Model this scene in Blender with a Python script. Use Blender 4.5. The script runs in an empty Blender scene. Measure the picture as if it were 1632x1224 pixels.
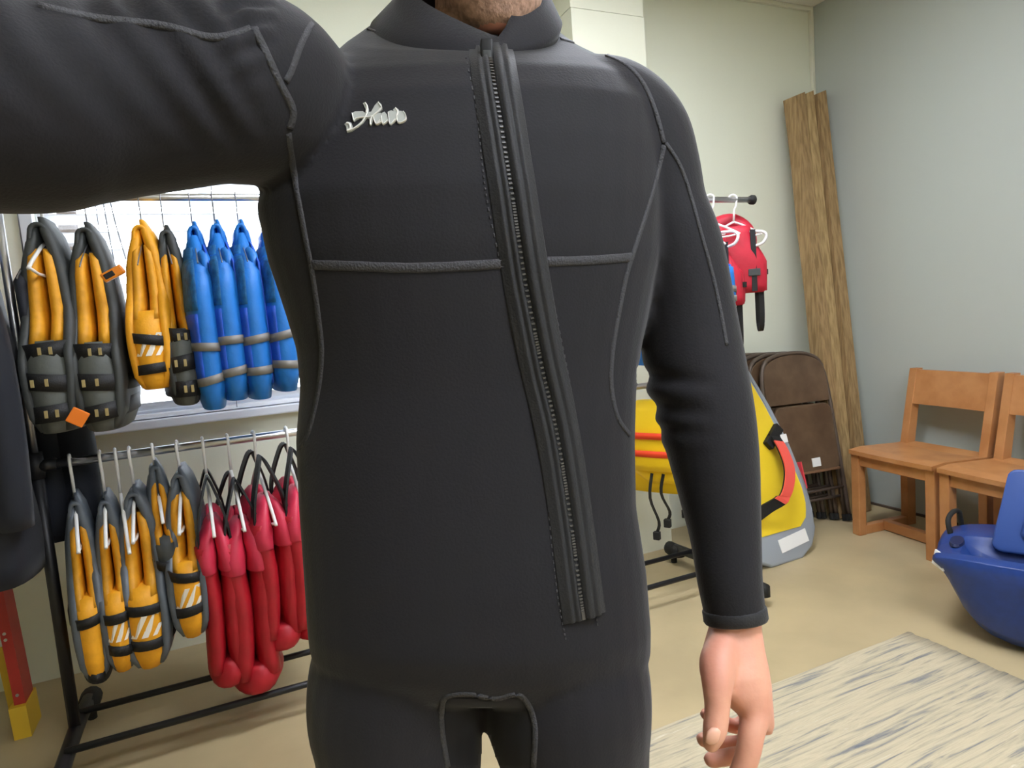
import bpy, bmesh, math, random
from mathutils import Vector, Matrix, noise
from mathutils.bvhtree import BVHTree
random.seed(7)
S = bpy.context.scene
COL = S.collection
PI = math.pi

# ------------------------------------------------------------------ camera
W_, H_, F_ = 1632.0, 1224.0, 1041.85
YAW, PITCH, ROLL, CAMH = 0.4119, 0.0987, 0.0762, 1.2
fw = Vector((math.sin(YAW)*math.cos(PITCH), math.cos(YAW)*math.cos(PITCH), -math.sin(PITCH)))
_r = Vector((math.cos(YAW), -math.sin(YAW), 0)); _d = fw.cross(_r)
rt = _r*math.cos(ROLL) + _d*math.sin(ROLL)
dn = -_r*math.sin(ROLL) + _d*math.cos(ROLL)
EYE = Vector((0, 0, CAMH))
cd = bpy.data.cameras.new('camera'); cam = bpy.data.objects.new('camera', cd); COL.objects.link(cam)
M4 = Matrix((rt, -dn, -fw)).transposed().to_4x4(); M4.translation = EYE
cam.matrix_world = M4
cd.sensor_width = 36; cd.lens = 36*F_/W_; cd.clip_start = 0.01; cd.clip_end = 200
S.camera = cam
# ------------------------------------------------------------------ view, world, lamps
S.view_settings.view_transform = 'Standard'; S.view_settings.look = 'None'
S.view_settings.gamma = 1.0; S.view_settings.exposure = 0.15
S.view_settings.use_curve_mapping = False
wd = bpy.data.worlds.new('world'); S.world = wd; wd.use_nodes = True
bg = wd.node_tree.nodes['Background']; bg.inputs[0].default_value = (0.86, 0.93, 1.0, 1); bg.inputs[1].default_value = 8.0
CEIL_LAMP = 26.0      # emission of the ceiling diffusers

def ray(u, v): return fw + rt*((u-816)/F_) + dn*((v-612)/F_)
def C(u, v, d): return EYE + ray(u, v)*d                  # point on a sight line at optical depth d (metres)
def CM(x, y, d): return EYE + rt*x + dn*y + fw*d
def onY(u, v, Y): q = ray(u, v); return EYE + q*(Y/q.y)
def onX(u, v, X): q = ray(u, v); return EYE + q*(X/q.x)
def onZ(u, v, Z): q = ray(u, v); return EYE + q*((Z-CAMH)/q.z)

# ------------------------------------------------------------------ materials
def lin(h):
    h = h.lstrip('#'); o = []
    for i in (0, 2, 4):
        c = int(h[i:i+2], 16)/255; o.append(c/12.92 if c <= .04045 else ((c+.055)/1.055)**2.4)
    return (*o, 1)
def mat(name, col, rough=.6, metal=0, noise_amt=0, noise_scale=20, bump=0, bump_scale=200, sheen=0, spec=.5, col2=None, stretch=None, emit=0, coat=0):
    m = bpy.data.materials.new(name); m.use_nodes = True; nt = m.node_tree; b = nt.nodes['Principled BSDF']
    c = lin(col) if isinstance(col, str) else (*col, 1)
    b.inputs['Base Color'].default_value = c; b.inputs['Roughness'].default_value = rough; b.inputs['Metallic'].default_value = metal
    b.inputs['Specular IOR Level'].default_value = spec
    if sheen: b.inputs['Sheen Weight'].default_value = sheen; b.inputs['Sheen Roughness'].default_value = .45
    if coat: b.inputs['Coat Weight'].default_value = coat
    if emit: b.inputs['Emission Color'].default_value = c; b.inputs['Emission Strength'].default_value = emit
    if noise_amt or col2 or bump:
        tc = nt.nodes.new('ShaderNodeTexCoord'); src = tc.outputs['Object']
        if stretch:
            mp = nt.nodes.new('ShaderNodeMapping'); mp.inputs['Scale'].default_value = stretch; nt.links.new(src, mp.inputs[0]); src = mp.outputs[0]
    if noise_amt or col2:
        n = nt.nodes.new('ShaderNodeTexNoise'); n.inputs['Scale'].default_value = noise_scale; n.inputs['Detail'].default_value = 5; nt.links.new(src, n.inputs[0])
        mx = nt.nodes.new('ShaderNodeMix'); mx.data_type = 'RGBA'
        mx.inputs[6].default_value = c
        mx.inputs[7].default_value = lin(col2) if col2 else tuple(x*(1-noise_amt) for x in c[:3])+(1,)
        rp = nt.nodes.new('ShaderNodeValToRGB'); rp.color_ramp.elements[0].position = .38; rp.color_ramp.elements[1].position = .64
        nt.links.new(n.outputs[0], rp.inputs[0]); nt.links.new(rp.outputs[0], mx.inputs[0]); nt.links.new(mx.outputs[2], b.inputs['Base Color'])
    if bump:
        n2 = nt.nodes.new('ShaderNodeTexNoise'); n2.inputs['Scale'].default_value = bump_scale; n2.inputs['Detail'].default_value = 3; nt.links.new(src, n2.inputs[0])
        bp = nt.nodes.new('ShaderNodeBump'); bp.inputs['Strength'].default_value = bump; bp.inputs['Distance'].default_value = .004
        nt.links.new(n2.outputs[0], bp.inputs['Height']); nt.links.new(bp.outputs[0], b.inputs['Normal'])
    return m
MT = {}
def dm(k, *a, **kw): MT[k] = mat(k, *a, **kw)
dm('wall_paint', '#e0e2cf', .75, bump=.06, bump_scale=120)
dm('wall_paint_shaded', '#b1b6ae', .75, bump=.06, bump_scale=120)  # right wall: weaker light on it is put into a darker, greyer colour
dm('pilaster_paint', '#dcdcc8', .6)
dm('trim_paint', '#dcdbc8', .5)
dm('ceiling_paint', '#e2ded0', .85)
dm('concrete', '#b8a680', .42, noise_amt=.16, noise_scale=2.6, bump=.05, bump_scale=60)
dm('window_white', '#dfe3ea', .4)
dm('slat_white', '#eef1f5', .45)
dm('chrome', '#dcdce0', .3, 1)
dm('black_metal', '#17171a', .45)
dm('black_rubber', '#141412', .75, bump=.3, bump_scale=90)
dm('white_plastic', '#eceae6', .35)
dm('wire', '#8f9096', .35, .8)
dm('yellow_nylon', '#f0a71a', .6, noise_amt=.12, noise_scale=30, bump=.5, bump_scale=45)
dm('yellow_lining', '#e9a31c', .6, noise_amt=.2, noise_scale=22, bump=.6, bump_scale=38)
dm('grey_nylon', '#5c636b', .42, noise_amt=.2, noise_scale=14, bump=.4, bump_scale=30)
dm('charcoal_nylon', '#3d403f', .6, noise_amt=.15, noise_scale=18, bump=.4, bump_scale=40)
dm('olive_grey_nylon', '#565954', .6, noise_amt=.15, noise_scale=20, bump=.4, bump_scale=40)
dm('black_webbing', '#0b0b0c', .6, bump=.3, bump_scale=300)
dm('tan_thread', '#a08d5c', .7)
dm('print_white', '#eee6d8', .55)
dm('blue_nylon', '#1d78cf', .55, noise_amt=.14, noise_scale=18, bump=.6, bump_scale=36)
dm('royal_nylon', '#1f56c8', .55, noise_amt=.14, noise_scale=18, bump=.5, bump_scale=36)
dm('teal_mesh', '#1f6fae', .7, noise_amt=.45, noise_scale=55, bump=.9, bump_scale=55)
dm('grey_reflective', '#7c7872', .45)
dm('red_nylon', '#b51426', .5, noise_amt=.15, noise_scale=16, bump=.5, bump_scale=28)
dm('pink_nylon', '#d5324f', .5, noise_amt=.12, noise_scale=16, bump=.5, bump_scale=28)
dm('kid_red', '#c01c34', .55, noise_amt=.12, noise_scale=20, bump=.4, bump_scale=40)
dm('navy_neoprene', '#0f1420', .75, sheen=.1, bump=.1, bump_scale=150)
dm('blue_grey_fabric', '#56607a', .7)
dm('orange_plastic', '#e08012', .4)
dm('orange_nylon', '#ea7a18', .5)
dm('bright_yellow', '#f4c90e', .55, bump=.2, bump_scale=60)
dm('orange_red', '#e8431c', .5)
dm('board_yellow', '#f2d02c', .5, bump=.1, bump_scale=80)
dm('board_grey', '#9aa1a8', .5)
dm('board_red', '#d9414a', .5)
dm('coral_pad', '#e8574a', .55)
dm('label_white', '#ecebe6', .5)
dm('brown_metal', '#54402f', .42, col2='#6a543f', noise_scale=7, metal=.1)
dm('brown_frame', '#5f5248', .4, metal=.3)
dm('rust_edge', '#7d5b40', .6)
dm('oak', '#bd8553', .4, col2='#ac7343', noise_scale=9, stretch=(1, 1, 1), coat=.15)
dm('beam_wood', '#a3865c', .75, col2='#806641', noise_scale=11, stretch=(6, 6, .7), bump=.4, bump_scale=30)
dm('beam_wood_pale', '#b39769', .75, col2='#8f754c', noise_scale=11, stretch=(6, 6, .7), bump=.4, bump_scale=30)
dm('kayak_blue', '#1d3a7c', .38, noise_amt=.12, noise_scale=40, bump=.08, bump_scale=200)
dm('kayak_lid', '#35508f', .42)
dm('kayak_dark', '#0c1a45', .6)
dm('ladder_red', '#b02a20', .45, noise_amt=.12, noise_scale=8)
dm('ladder_yellow', '#d9b02a', .5)
dm('alu', '#b8b8b8', .35, .9)
dm('neoprene', '#1c1b1f', .80, sheen=.15, bump=.12, bump_scale=420, spec=.3)
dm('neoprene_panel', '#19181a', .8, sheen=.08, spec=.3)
dm('seam_thread', '#3a3a3d', .7, bump=.5, bump_scale=500)
dm('placket', '#1c1c1e', .7, sheen=.12, bump=.2, bump_scale=500)
dm('zip_dark', '#0c0c0d', .6)
dm('zip_teeth', '#4d4a45', .45)
dm('logo_grey', '#a9aca6', .6)
dm('logo_white', '#ecebe4', .55)
dm('nail', '#eeb79c', .35)
dm('hair', '#2c211a', .6, bump=.6, bump_scale=200)
dm('eye_white', '#eeeae4', .2)
dm('pale_stone', '#e9ebee', .8)
dm('bark', '#3b3230', .9)
# skin with warmer red patches, and the beard stubble at the chin
def skin_mat():
    m = mat('skin', '#e0a58a', .5, col2='#d5917a', noise_scale=14, bump=.08, bump_scale=180)
    b = m.node_tree.nodes['Principled BSDF']; b.inputs['Subsurface Weight'].default_value = .12; b.inputs['Subsurface Radius'].default_value = (.012, .005, .003)
    return m
MT['skin'] = skin_mat()
dm('stubble_skin', '#c09a84', .6, col2='#957562', noise_scale=160, bump=.3, bump_scale=400)
# woven rug: pile strands in cream, grey and navy, running along X
def rug_mat():
    m = mat('rug_weave', '#cdbf9c', .9); nt = m.node_tree; b = nt.nodes['Principled BSDF']
    tc = nt.nodes.new('ShaderNodeTexCoord'); mp = nt.nodes.new('ShaderNodeMapping'); mp.inputs['Scale'].default_value = (3.0, 62, 1)
    nt.links.new(tc.outputs['Object'], mp.inputs[0])
    n = nt.nodes.new('ShaderNodeTexNoise'); n.inputs['Scale'].default_value = 1.0; n.inputs['Detail'].default_value = 6; n.inputs['Roughness'].default_value = .65; n.inputs['Distortion'].default_value = .7
    nt.links.new(mp.outputs[0], n.inputs[0])
    r = nt.nodes.new('ShaderNodeValToRGB'); e = r.color_ramp.elements
    e[0].position = .28; e[0].color = lin('#63666e'); e[1].position = .70; e[1].color = lin('#d2c8b0')
    for p, c in ((.38, '#8a877f'), (.44, '#aca188'), (.55, '#c0b396'), (.62, '#b3a78c')):
        k = e.new(p); k.color = lin(c)
    nt.links.new(n.outputs[0], r.inputs[0]); nt.links.new(r.outputs[0], b.inputs['Base Color'])
    bp = nt.nodes.new('ShaderNodeBump'); bp.inputs['Strength'].default_value = .6; bp.inputs['Distance'].default_value = .004
    nt.links.new(n.outputs[0], bp.inputs['Height']); nt.links.new(bp.outputs[0], b.inputs['Normal'])
    return m
MT['rug_weave'] = rug_mat()

# ------------------------------------------------------------------ object helpers
def obj(name, bm, m, parent=None, smooth=False, label=None):
    if isinstance(bm, bmesh.types.BMesh):
        bmesh.ops.recalc_face_normals(bm, faces=bm.faces)
        me = bpy.data.meshes.new(name); bm.to_mesh(me); bm.free()
    else: me = bm; me.name = name
    for mm in (m if isinstance(m, (list, tuple)) else [m]):
        me.materials.append(MT[mm] if isinstance(mm, str) else mm)
    if smooth:
        for p in me.polygons: p.use_smooth = True
    o = bpy.data.objects.new(name, me); COL.objects.link(o)
    if parent is not None: o.parent = parent
    if label: o['label'] = label
    return o
def tag(o, label, cat, group=None):
    o['label'] = label; o['category'] = cat
    if group: o['group'] = group
    return o
def thing(name, label, cat, loc=(0, 0, 0), rotz=0, group=None, rot=None):
    o = bpy.data.objects.new(name, None); COL.objects.link(o); o.empty_display_size = .05
    o.location = loc; o.rotation_euler = rot if rot else (0, 0, rotz)
    return tag(o, label, cat, group)
def struct(name, bm, m, parent=None, smooth=False):
    o = obj(name, bm, m, parent, smooth)
    if parent is None: o['kind'] = 'structure'
    return o
def copy_tree(o, parent=None):
    c = o.copy(); COL.objects.link(c)
    if parent is not None: c.parent = parent
    for ch in list(o.children): copy_tree(ch, c)
    return c
NB = bmesh.new
def box(bm, lo, hi, bev=0, T=None):
    lo = Vector(lo); hi = Vector(hi)
    vs = [bm.verts.new((x, y, z)) for x in (lo.x, hi.x) for y in (lo.y, hi.y) for z in (lo.z, hi.z)]
    f = [(0, 1, 3, 2), (4, 6, 7, 5), (0, 4, 5, 1), (2, 3, 7, 6), (0, 2, 6, 4), (1, 5, 7, 3)]
    fs = [bm.faces.new([vs[i] for i in q]) for q in f]
    if bev:
        es = list({e for q in fs for e in q.edges})
        g = bmesh.ops.bevel(bm, geom=es, offset=bev, segments=2, affect='EDGES', profile=.6)
        vs = list({v for q in g['faces'] for v in q.verts} | {v for v in vs if v.is_valid})
    if T is not None:
        for v in {v for v in vs if v.is_valid}: v.co = T @ v.co
def frames(pts, up=None):
    n = len(pts); T = []
    for i in range(n):
        t = (pts[min(i+1, n-1)]-pts[max(i-1, 0)]); T.append(t.normalized() if t.length > 1e-9 else Vector((0, 0, 1)))
    a = up.copy() if up else Vector((0, 0, 1))
    if abs(a.dot(T[0])) > .95: a = Vector((1, 0, 0))
    out = []; b = (a-T[0]*a.dot(T[0])).normalized()
    for t in T:
        b = (b-t*b.dot(t)); b = b.normalized() if b.length > 1e-6 else Vector((1, 0, 0))
        out.append((b, t.cross(b)))
    return out
def loft(bm, secs, cap=True, closed=False):
    rings = [[bm.verts.new(p) for p in s] for s in secs]; n = len(rings[0])
    R = rings + ([rings[0]] if closed else [])
    for a, b in zip(R, R[1:]):
        for i in range(n): bm.faces.new((a[i], a[(i+1) % n], b[(i+1) % n], b[i]))
    if cap and not closed:
        bm.faces.new(list(reversed(rings[0]))); bm.faces.new(rings[-1])
def ring(c, a, b, n=12, e=2.0, ph=0):
    o = []
    for i in range(n):
        t = 2*PI*i/n+ph; x, y = math.cos(t), math.sin(t)
        o.append(c+a*math.copysign(abs(x)**(2/e), x)+b*math.copysign(abs(y)**(2/e), y))
    return o
def tube(bm, pts, r, n=8, cap=True, closed=False):
    pts = [Vector(p) for p in pts]; fr = frames(pts); rr = r if isinstance(r, (list, tuple)) else [r]*len(pts)
    loft(bm, [ring(p, f[0]*q, f[1]*q, n) for p, f, q in zip(pts, fr, rr)], cap, closed)
def strip(bm, pts, wdirs, w, th):
    """flat band of width w, thickness th along pts; wdirs = width directions"""
    pts = [Vector(p) for p in pts]; n = len(pts); secs = []
    for i, p in enumerate(pts):
        t = (pts[min(i+1, n-1)]-pts[max(i-1, 0)]).normalized(); wd = (wdirs[i] if isinstance(wdirs, list) else wdirs).normalized()
        nn = t.cross(wd).normalized()
        secs.append([p+wd*w/2+nn*th/2, p-wd*w/2+nn*th/2, p-wd*w/2-nn*th/2, p+wd*w/2-nn*th/2])
    loft(bm, secs)
def spline(pts, k=6):
    pts = [Vector(p) for p in pts]; out = []
    for i in range(len(pts)-1):
        p0, p1, p2, p3 = pts[max(i-1, 0)], pts[i], pts[i+1], pts[min(i+2, len(pts)-1)]
        for j in range(k):
            t = j/k
            out.append(.5*((2*p1)+(p2-p0)*t+(2*p0-5*p1+4*p2-p3)*t*t+(3*p1-p0-3*p2+p3)*t**3))
    out.append(pts[-1]); return out
def lerp(a, b, t): return a+(b-a)*t
def prof(tab, t):
    for (a, va), (b, vb) in zip(tab, tab[1:]):
        if t <= b: return va+(vb-va)*(0 if b == a else max(0, (t-a)/(b-a)))
    return tab[-1][1]
def prism(bm, outline, depth_vec, T=None, bev=0):
    """closed polygon (Vectors) extruded by depth_vec"""
    a = [bm.verts.new(p) for p in outline]; b = [bm.verts.new(p+depth_vec) for p in outline]
    f1 = bm.faces.new(a); f2 = bm.faces.new(list(reversed(b))); n = len(a); fs = [f1, f2]
    for i in range(n): fs.append(bm.faces.new((a[i], b[i], b[(i+1) % n], a[(i+1) % n])))
    vs = a+b
    if bev:
        es = list(f1.edges)+list(f2.edges)
        g = bmesh.ops.bevel(bm, geom=es, offset=bev, segments=2, affect='EDGES', profile=.6)
        vs = list({v for q in g['faces'] for v in q.verts} | {v for v in vs if v.is_valid})
    if T is not None:
        for v in {v for v in vs if v.is_valid}: v.co = T @ v.co

# ------------------------------------------------------------------ the room
DB, XR, HC, XL, YF = 2.845, 3.279, 2.834, -4.2, -3.2
WX0, WX1, WZ0, WZ1 = -.56, .62, .925, 2.12        # window in the back wall
bm = NB(); box(bm, (XL-.1, YF-.1, -.08), (XR+.1, DB+.12, 0)); struct('floor', bm, 'concrete')
bm = NB(); box(bm, (XL-.1, YF-.1, HC), (XR+.1, DB+.12, HC+.1)); struct('ceiling', bm, 'ceiling_paint')
bm = NB()
for lo, hi in (((XL, 0), (WX0, HC)), ((WX1, 0), (XR, HC)), ((WX0, 0), (WX1, WZ0)), ((WX0, WZ1), (WX1, HC))):
    box(bm, (lo[0], DB, lo[1]), (hi[0], DB+.12, hi[1]))
struct('wall_back', bm, 'wall_paint')
bm = NB(); box(bm, (XR, YF, 0), (XR+.1, DB+.12, HC)); struct('wall_right', bm, 'wall_paint_shaded')
bm = NB(); box(bm, (XL-.1, YF, 0), (XL, DB+.12, HC)); struct('wall_left', bm, 'wall_paint')
bm = NB(); box(bm, (XL, YF-.1, 0), (XR, YF, HC)); struct('wall_front', bm, 'wall_paint')
# boxed-in column beside the window, with a joint line near its top
bm = NB(); box(bm, (1.57, 2.63, 0), (1.96, DB, 2.548)); box(bm, (1.57, 2.634, 2.552), (1.96, DB, HC))
struct('trim_1', bm, 'pilaster_paint')
bm = NB(); box(bm, (1.500, DB-.016, 0), (1.545, DB, HC), .004); struct('trim_2', bm, 'trim_paint')
bm = NB(); box(bm, (XR-.02, DB-.022, 0), (XR, DB, HC), .004); struct('trim_3', bm, 'trim_paint')
bm = NB(); box(bm, (1.96, DB-.02, HC-.022), (XR, DB, HC), .004); struct('trim_4', bm, 'trim_paint')
bm = NB(); box(bm, (XR-.012, YF, 0), (XR, DB, .012)); struct('baseboard_right', bm, 'brown_frame')
# window 1: frame, sill, sashes, panes
bm = NB(); box(bm, (WX0-.05, DB-.05, WZ0-.035), (WX1+.05, DB+.10, WZ0), .006)
w1 = struct('window_1', bm, 'window_white')
bm = NB()
for x in (WX0, WX1-.045): box(bm, (x, DB+.03, WZ0), (x+.045, DB+.10, WZ1), .004)
box(bm, (WX0, DB+.03, WZ1-.045), (WX1, DB+.10, WZ1), .004); box(bm, (WX0, DB+.02, WZ0), (WX1, DB+.10, WZ0+.05), .006)
obj('window_frame', bm, 'window_white', w1)
bm = NB(); box(bm, (-.02, DB+.04, WZ0+.05), (.02, DB+.09, WZ1-.045), .004); obj('mullion', bm, 'window_white', w1)
bm = NB(); box(bm, (WX0-.04, DB-.018, WZ0), (WX0, DB, WZ1+.05), .004); box(bm, (WX1, DB-.018, WZ0), (WX1+.04, DB, WZ1+.05), .004)
box(bm, (WX0, DB-.018, WZ1), (WX1, DB, WZ1+.05), .004); obj('casing', bm, 'window_white', w1)
g = bpy.data.materials.new('glass'); g.use_nodes = True; nt = g.node_tree; nt.nodes.clear()
mo = nt.nodes.new('ShaderNodeOutputMaterial'); tr = nt.nodes.new('ShaderNodeBsdfTransparent'); gl = nt.nodes.new('ShaderNodeBsdfGlossy'); gl.inputs['Roughness'].default_value = .02
ms = nt.nodes.new('ShaderNodeMixShader'); ms.inputs[0].default_value = .06; nt.links.new(tr.outputs[0], ms.inputs[1]); nt.links.new(gl.outputs[0], ms.inputs[2]); nt.links.new(ms.outputs[0], mo.inputs[0])
MT['glass'] = g
for a, b in ((WX0+.045, -.02), (.02, WX1-.045)):
    bm = NB(); box(bm, (a, DB+.062, WZ0+.05), (b, DB+.066, WZ1-.045)); obj('pane', bm, 'glass', w1)
# the window opening is marked as a light portal, so that the sky outside is sampled through it
pl_ = bpy.data.lights.new('window_portal', 'AREA'); pl_.shape = 'RECTANGLE'; pl_.size = WX1-WX0; pl_.size_y = WZ1-WZ0; pl_.cycles.is_portal = True
po = bpy.data.objects.new('window_portal', pl_); COL.objects.link(po); po.location = ((WX0+WX1)/2, DB+.115, (WZ0+WZ1)/2); po.rotation_euler = (-PI/2, 0, 0)
# outdoors: pale ground and a dark trunk close to the glass
bm = NB(); box(bm, (-9, DB+.2, -.3), (9, 14, -.2)); struct('ground', bm, 'pale_stone')
p = onY(112, 400, 4.6)
bm = NB(); tube(bm, [(p.x-.05, 4.6, -.2), (p.x-.01, 4.6, 1), (p.x+.01, 4.6, 2.2), (p.x+.05, 4.62, 3.6)], [.10, .055, .05, .04], 10)
tag(obj('tree_trunk', bm, 'bark', smooth=True), 'slim dark tree trunk outdoors, seen between blind slats at window left', 'tree')
# ceiling lights (they light the room from above, out of the frame)
def ceiling_light(x, y, first=[None]):
    lab = {0: 'recessed ceiling light panel nearest the corner with the timbers', 1: 'recessed ceiling light panel just behind the camera', 2: 'recessed ceiling light panel farthest behind the camera'}[len(CLS)]
    if not CLS:
        t = thing('ceiling_light', lab, 'ceiling light', (x, y, HC))
        bm = NB()
        for lo, hi in (((-.62, -.32), (.62, -.29)), ((-.62, .29), (.62, .32)), ((-.62, -.29), (-.59, .29)), ((.59, -.29), (.62, .29))):
            box(bm, (lo[0], lo[1], -.03), (hi[0], hi[1], 0))
        obj('frame', bm, 'window_white', t)
        bm = NB(); box(bm, (-.59, -.29, -.022), (.59, .29, -.012)); obj('diffuser', bm, MT['lamp'], t)
    else:
        t = copy_tree(CLS[0]); t.location = (x, y, HC); t['label'] = lab
    CLS.append(t)
CLS = []
MT['lamp'] = mat('lamp', '#eef3ff', .5, emit=CEIL_LAMP)
ceiling_light(1.35, 1.45); ceiling_light(1.0, -.5); ceiling_light(1.1, -2.0)

# ------------------------------------------------------------------ window blind
bl = thing('window_blind', 'white horizontal slat blind hanging open across the bright window', 'blind', (0, DB+.0, WZ0))
bm = NB(); box(bm, (WX0+.01, -.035, WZ1-WZ0-.05), (WX1-.01, .02, WZ1-WZ0-.003), .004); obj('headrail', bm, 'slat_white', bl)

bm = NB(); ang = math.radians(36); secs = []
for x in (WX0+.015, WX1-.015):
    s = []
    for k in range(5):
        q = (k/4-.5)*.05; s.append(Vector((x, q*math.cos(ang), -q*math.sin(ang)*1+.004*math.cos(q*60))))
    for k in range(4, -1, -1):
        q = (k/4-.5)*.05; s.append(Vector((x, q*math.cos(ang), -q*math.sin(ang)+.004*math.cos(q*60)-.003)))
    secs.append(s)
loft(bm, secs); slat0 = obj('slat', bm, 'slat_white', bl); slat0.location = (0, -.005, .05)
z = .05+.064
while z < WZ1-WZ0-.06:
    s = slat0.copy(); COL.objects.link(s); s.location = (0, -.005, z); z += .064
bm = NB(); box(bm, (WX0+.015, -.03, .003), (WX1-.015, .02, .02), .004); obj('bottom_rail', bm, 'slat_white', bl)
for x in (-.36, .03, .44):
    bm = NB(); tube(bm, [(x, -.03, .01), (x, -.03, WZ1-WZ0-.04)], .0016, 5); obj('ladder_cord', bm, 'wire', bl)
bm = NB(); tube(bm, spline([(-.33, -.045, 1.17), (-.335, -.05, .9), (-.325, -.048, .62), (-.315, -.05, .50)], 4), .002, 5); tube(bm, spline([(-.33, -.045, 1.17), (-.31, -.05, .8), (-.285, -.05, .6)], 4), .002, 5)
obj('pull_cord', bm, 'wire', bl)
bm = NB(); tube(bm, [(-.315, -.05, .50), (-.315, -.05, .485), (-.316, -.05, .45), (-.316, -.05, .44)], [.003, .010, .014, .010], 10); obj('cord_tassel', bm, 'white_plastic', bl, True)

# ------------------------------------------------------------------ clothing racks
RY = 2.24; ZU, ZL = 1.64, .885
def rack(name, x0, x1, over0, over1, label):
    t = thing(name, label, 'clothing rack', ((x0+x1)/2, RY, 0)); cx = (x0+x1)/2
    a, b = x0-cx, x1-cx
    bm = NB(); tube(bm, [(a-over0, 0, ZU), (b+over1, 0, ZU)], .0125, 12); obj('upper_rail', bm, 'chrome', t, True)
    bm = NB(); tube(bm, [(a, 0, ZL), (b, 0, ZL)], .0125, 12); obj('lower_rail', bm, 'chrome', t, True)
    for s, ov in ((a, -over0), (b, over1)):
        bm = NB(); tube(bm, [(s, 0, .07), (s, 0, ZL+.03)], .0165, 12); obj('post', bm, 'black_metal', t, True)
        bm = NB(); tube(bm, [(s, 0, ZL+.02), (s, 0, ZU+.0)], .0115, 12); obj('post_extension', bm, 'chrome', t, True)
        bm = NB(); tube(bm, [(s, 0, ZL-.035), (s, 0, ZL+.04)], .021, 12); i = 1 if s == a else -1
        tube(bm, [(s, 0, ZL), (s+i*.05, 0, ZL)], .018, 12); obj('joint', bm, 'black_metal', t, True)
        bm = NB(); tube(bm, [(s, -.30, .05), (s, -.26, .075), (s, 0, .085), (s, .20, .075), (s, .24, .05)], .021, 10); f = obj('foot', bm, 'black_metal', t, True)
        for y in (-.30, .22):
            bm = NB(); tube(bm, [(s, y-.05, .04), (s, y-.045, .062), (s, y+.03, .062), (s, y+.045, .05)], [.02, .032, .032, .02], 12); obj('rubber_cap', bm, 'black_rubber', f, True)
            bm = NB(); tube(bm, [(s, y, 0), (s, y, .045)], .014, 10); obj('castor_stub', bm, 'black_rubber', f, True)
        bm = NB(); e = s+ov; d = math.copysign(1, ov); tube(bm, [(e-d*.012, 0, ZU), (e, 0, ZU), (e+d*.012, 0, ZU), (e+d*.02, 0, ZU)], [.016, .021, .021, .012], 12); obj('end_cap', bm, 'black_rubber', t, True)
    for y in (.075, -.14):
        bm = NB(); tube(bm, [(a, y, .1), (b, y, .1)], .0105, 10); obj('base_bar', bm, 'black_metal', t, True)
    return t
rack('clothing_rack', -.52, .66, .42, .02, 'black and chrome two-tier clothing rack in front of the bright window')
rack('clothing_rack', .74, 1.84, .02, .35, 'black and chrome two-tier clothing rack behind the hanging left arm, beside the corner')

# ------------------------------------------------------------------ hangers and vests
def hanger(x, z, rz, label, kind='plastic', neck=.10, arm=.20, drop=.10, tilt=0, group=None):
    """hook over the rail at (x, RY, z); the arms run along local Y"""
    t = thing('coat_hanger', label, 'hanger', (x, RY, z), 0, group, rot=(0, tilt, rz))
    r = .0045 if kind == 'plastic' else .0017; m = 'white_plastic' if kind == 'plastic' else 'wire'
    bm = NB(); R = .0135+r
    pts = [(0, R*math.sin(a), R*math.cos(a)) for a in [math.radians(q) for q in range(-125, 91, 24)]]
    pts = [(0, -p[1], p[2]) for p in pts]+[(0, -R*.7, -.03), (0, -.004, -.045), (0, 0, -neck)]
    tube(bm, pts, r, 7); obj('hook', bm, m, t, True)
    bm = NB()
    for s in (1, -1): tube(bm, spline([(0, 0, -neck+.002), (0, s*arm*.3, -neck-drop*.22), (0, s*arm*.8, -neck-drop*.75), (0, s*arm, -neck-drop)], 4), r*1.15, 7)
    obj('arms', bm, m, t, True)
    if kind == 'plastic':
        bm = NB(); tube(bm, [(0, -arm*.98, -neck-drop*.97), (0, -arm*.6, -neck-drop*1.08), (0, arm*.6, -neck-drop*1.08), (0, arm*.98, -neck-drop*.97)], r*.9, 7); obj('crossbar', bm, m, t, True)
    return t
def slab(bm, rows, n=14, e=3.2):
    """rows: (z, xc, yc, rx, ry); superellipse sections"""
    loft(bm, [ring(Vector((xc, yc, z)), Vector((rx, 0, 0)), Vector((0, ry, 0)), n, e) for z, xc, yc, rx, ry in rows])
def wob(i, a=.004): return a*noise.noise(Vector((i*1.7, i*.31, 5.1)))

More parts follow.
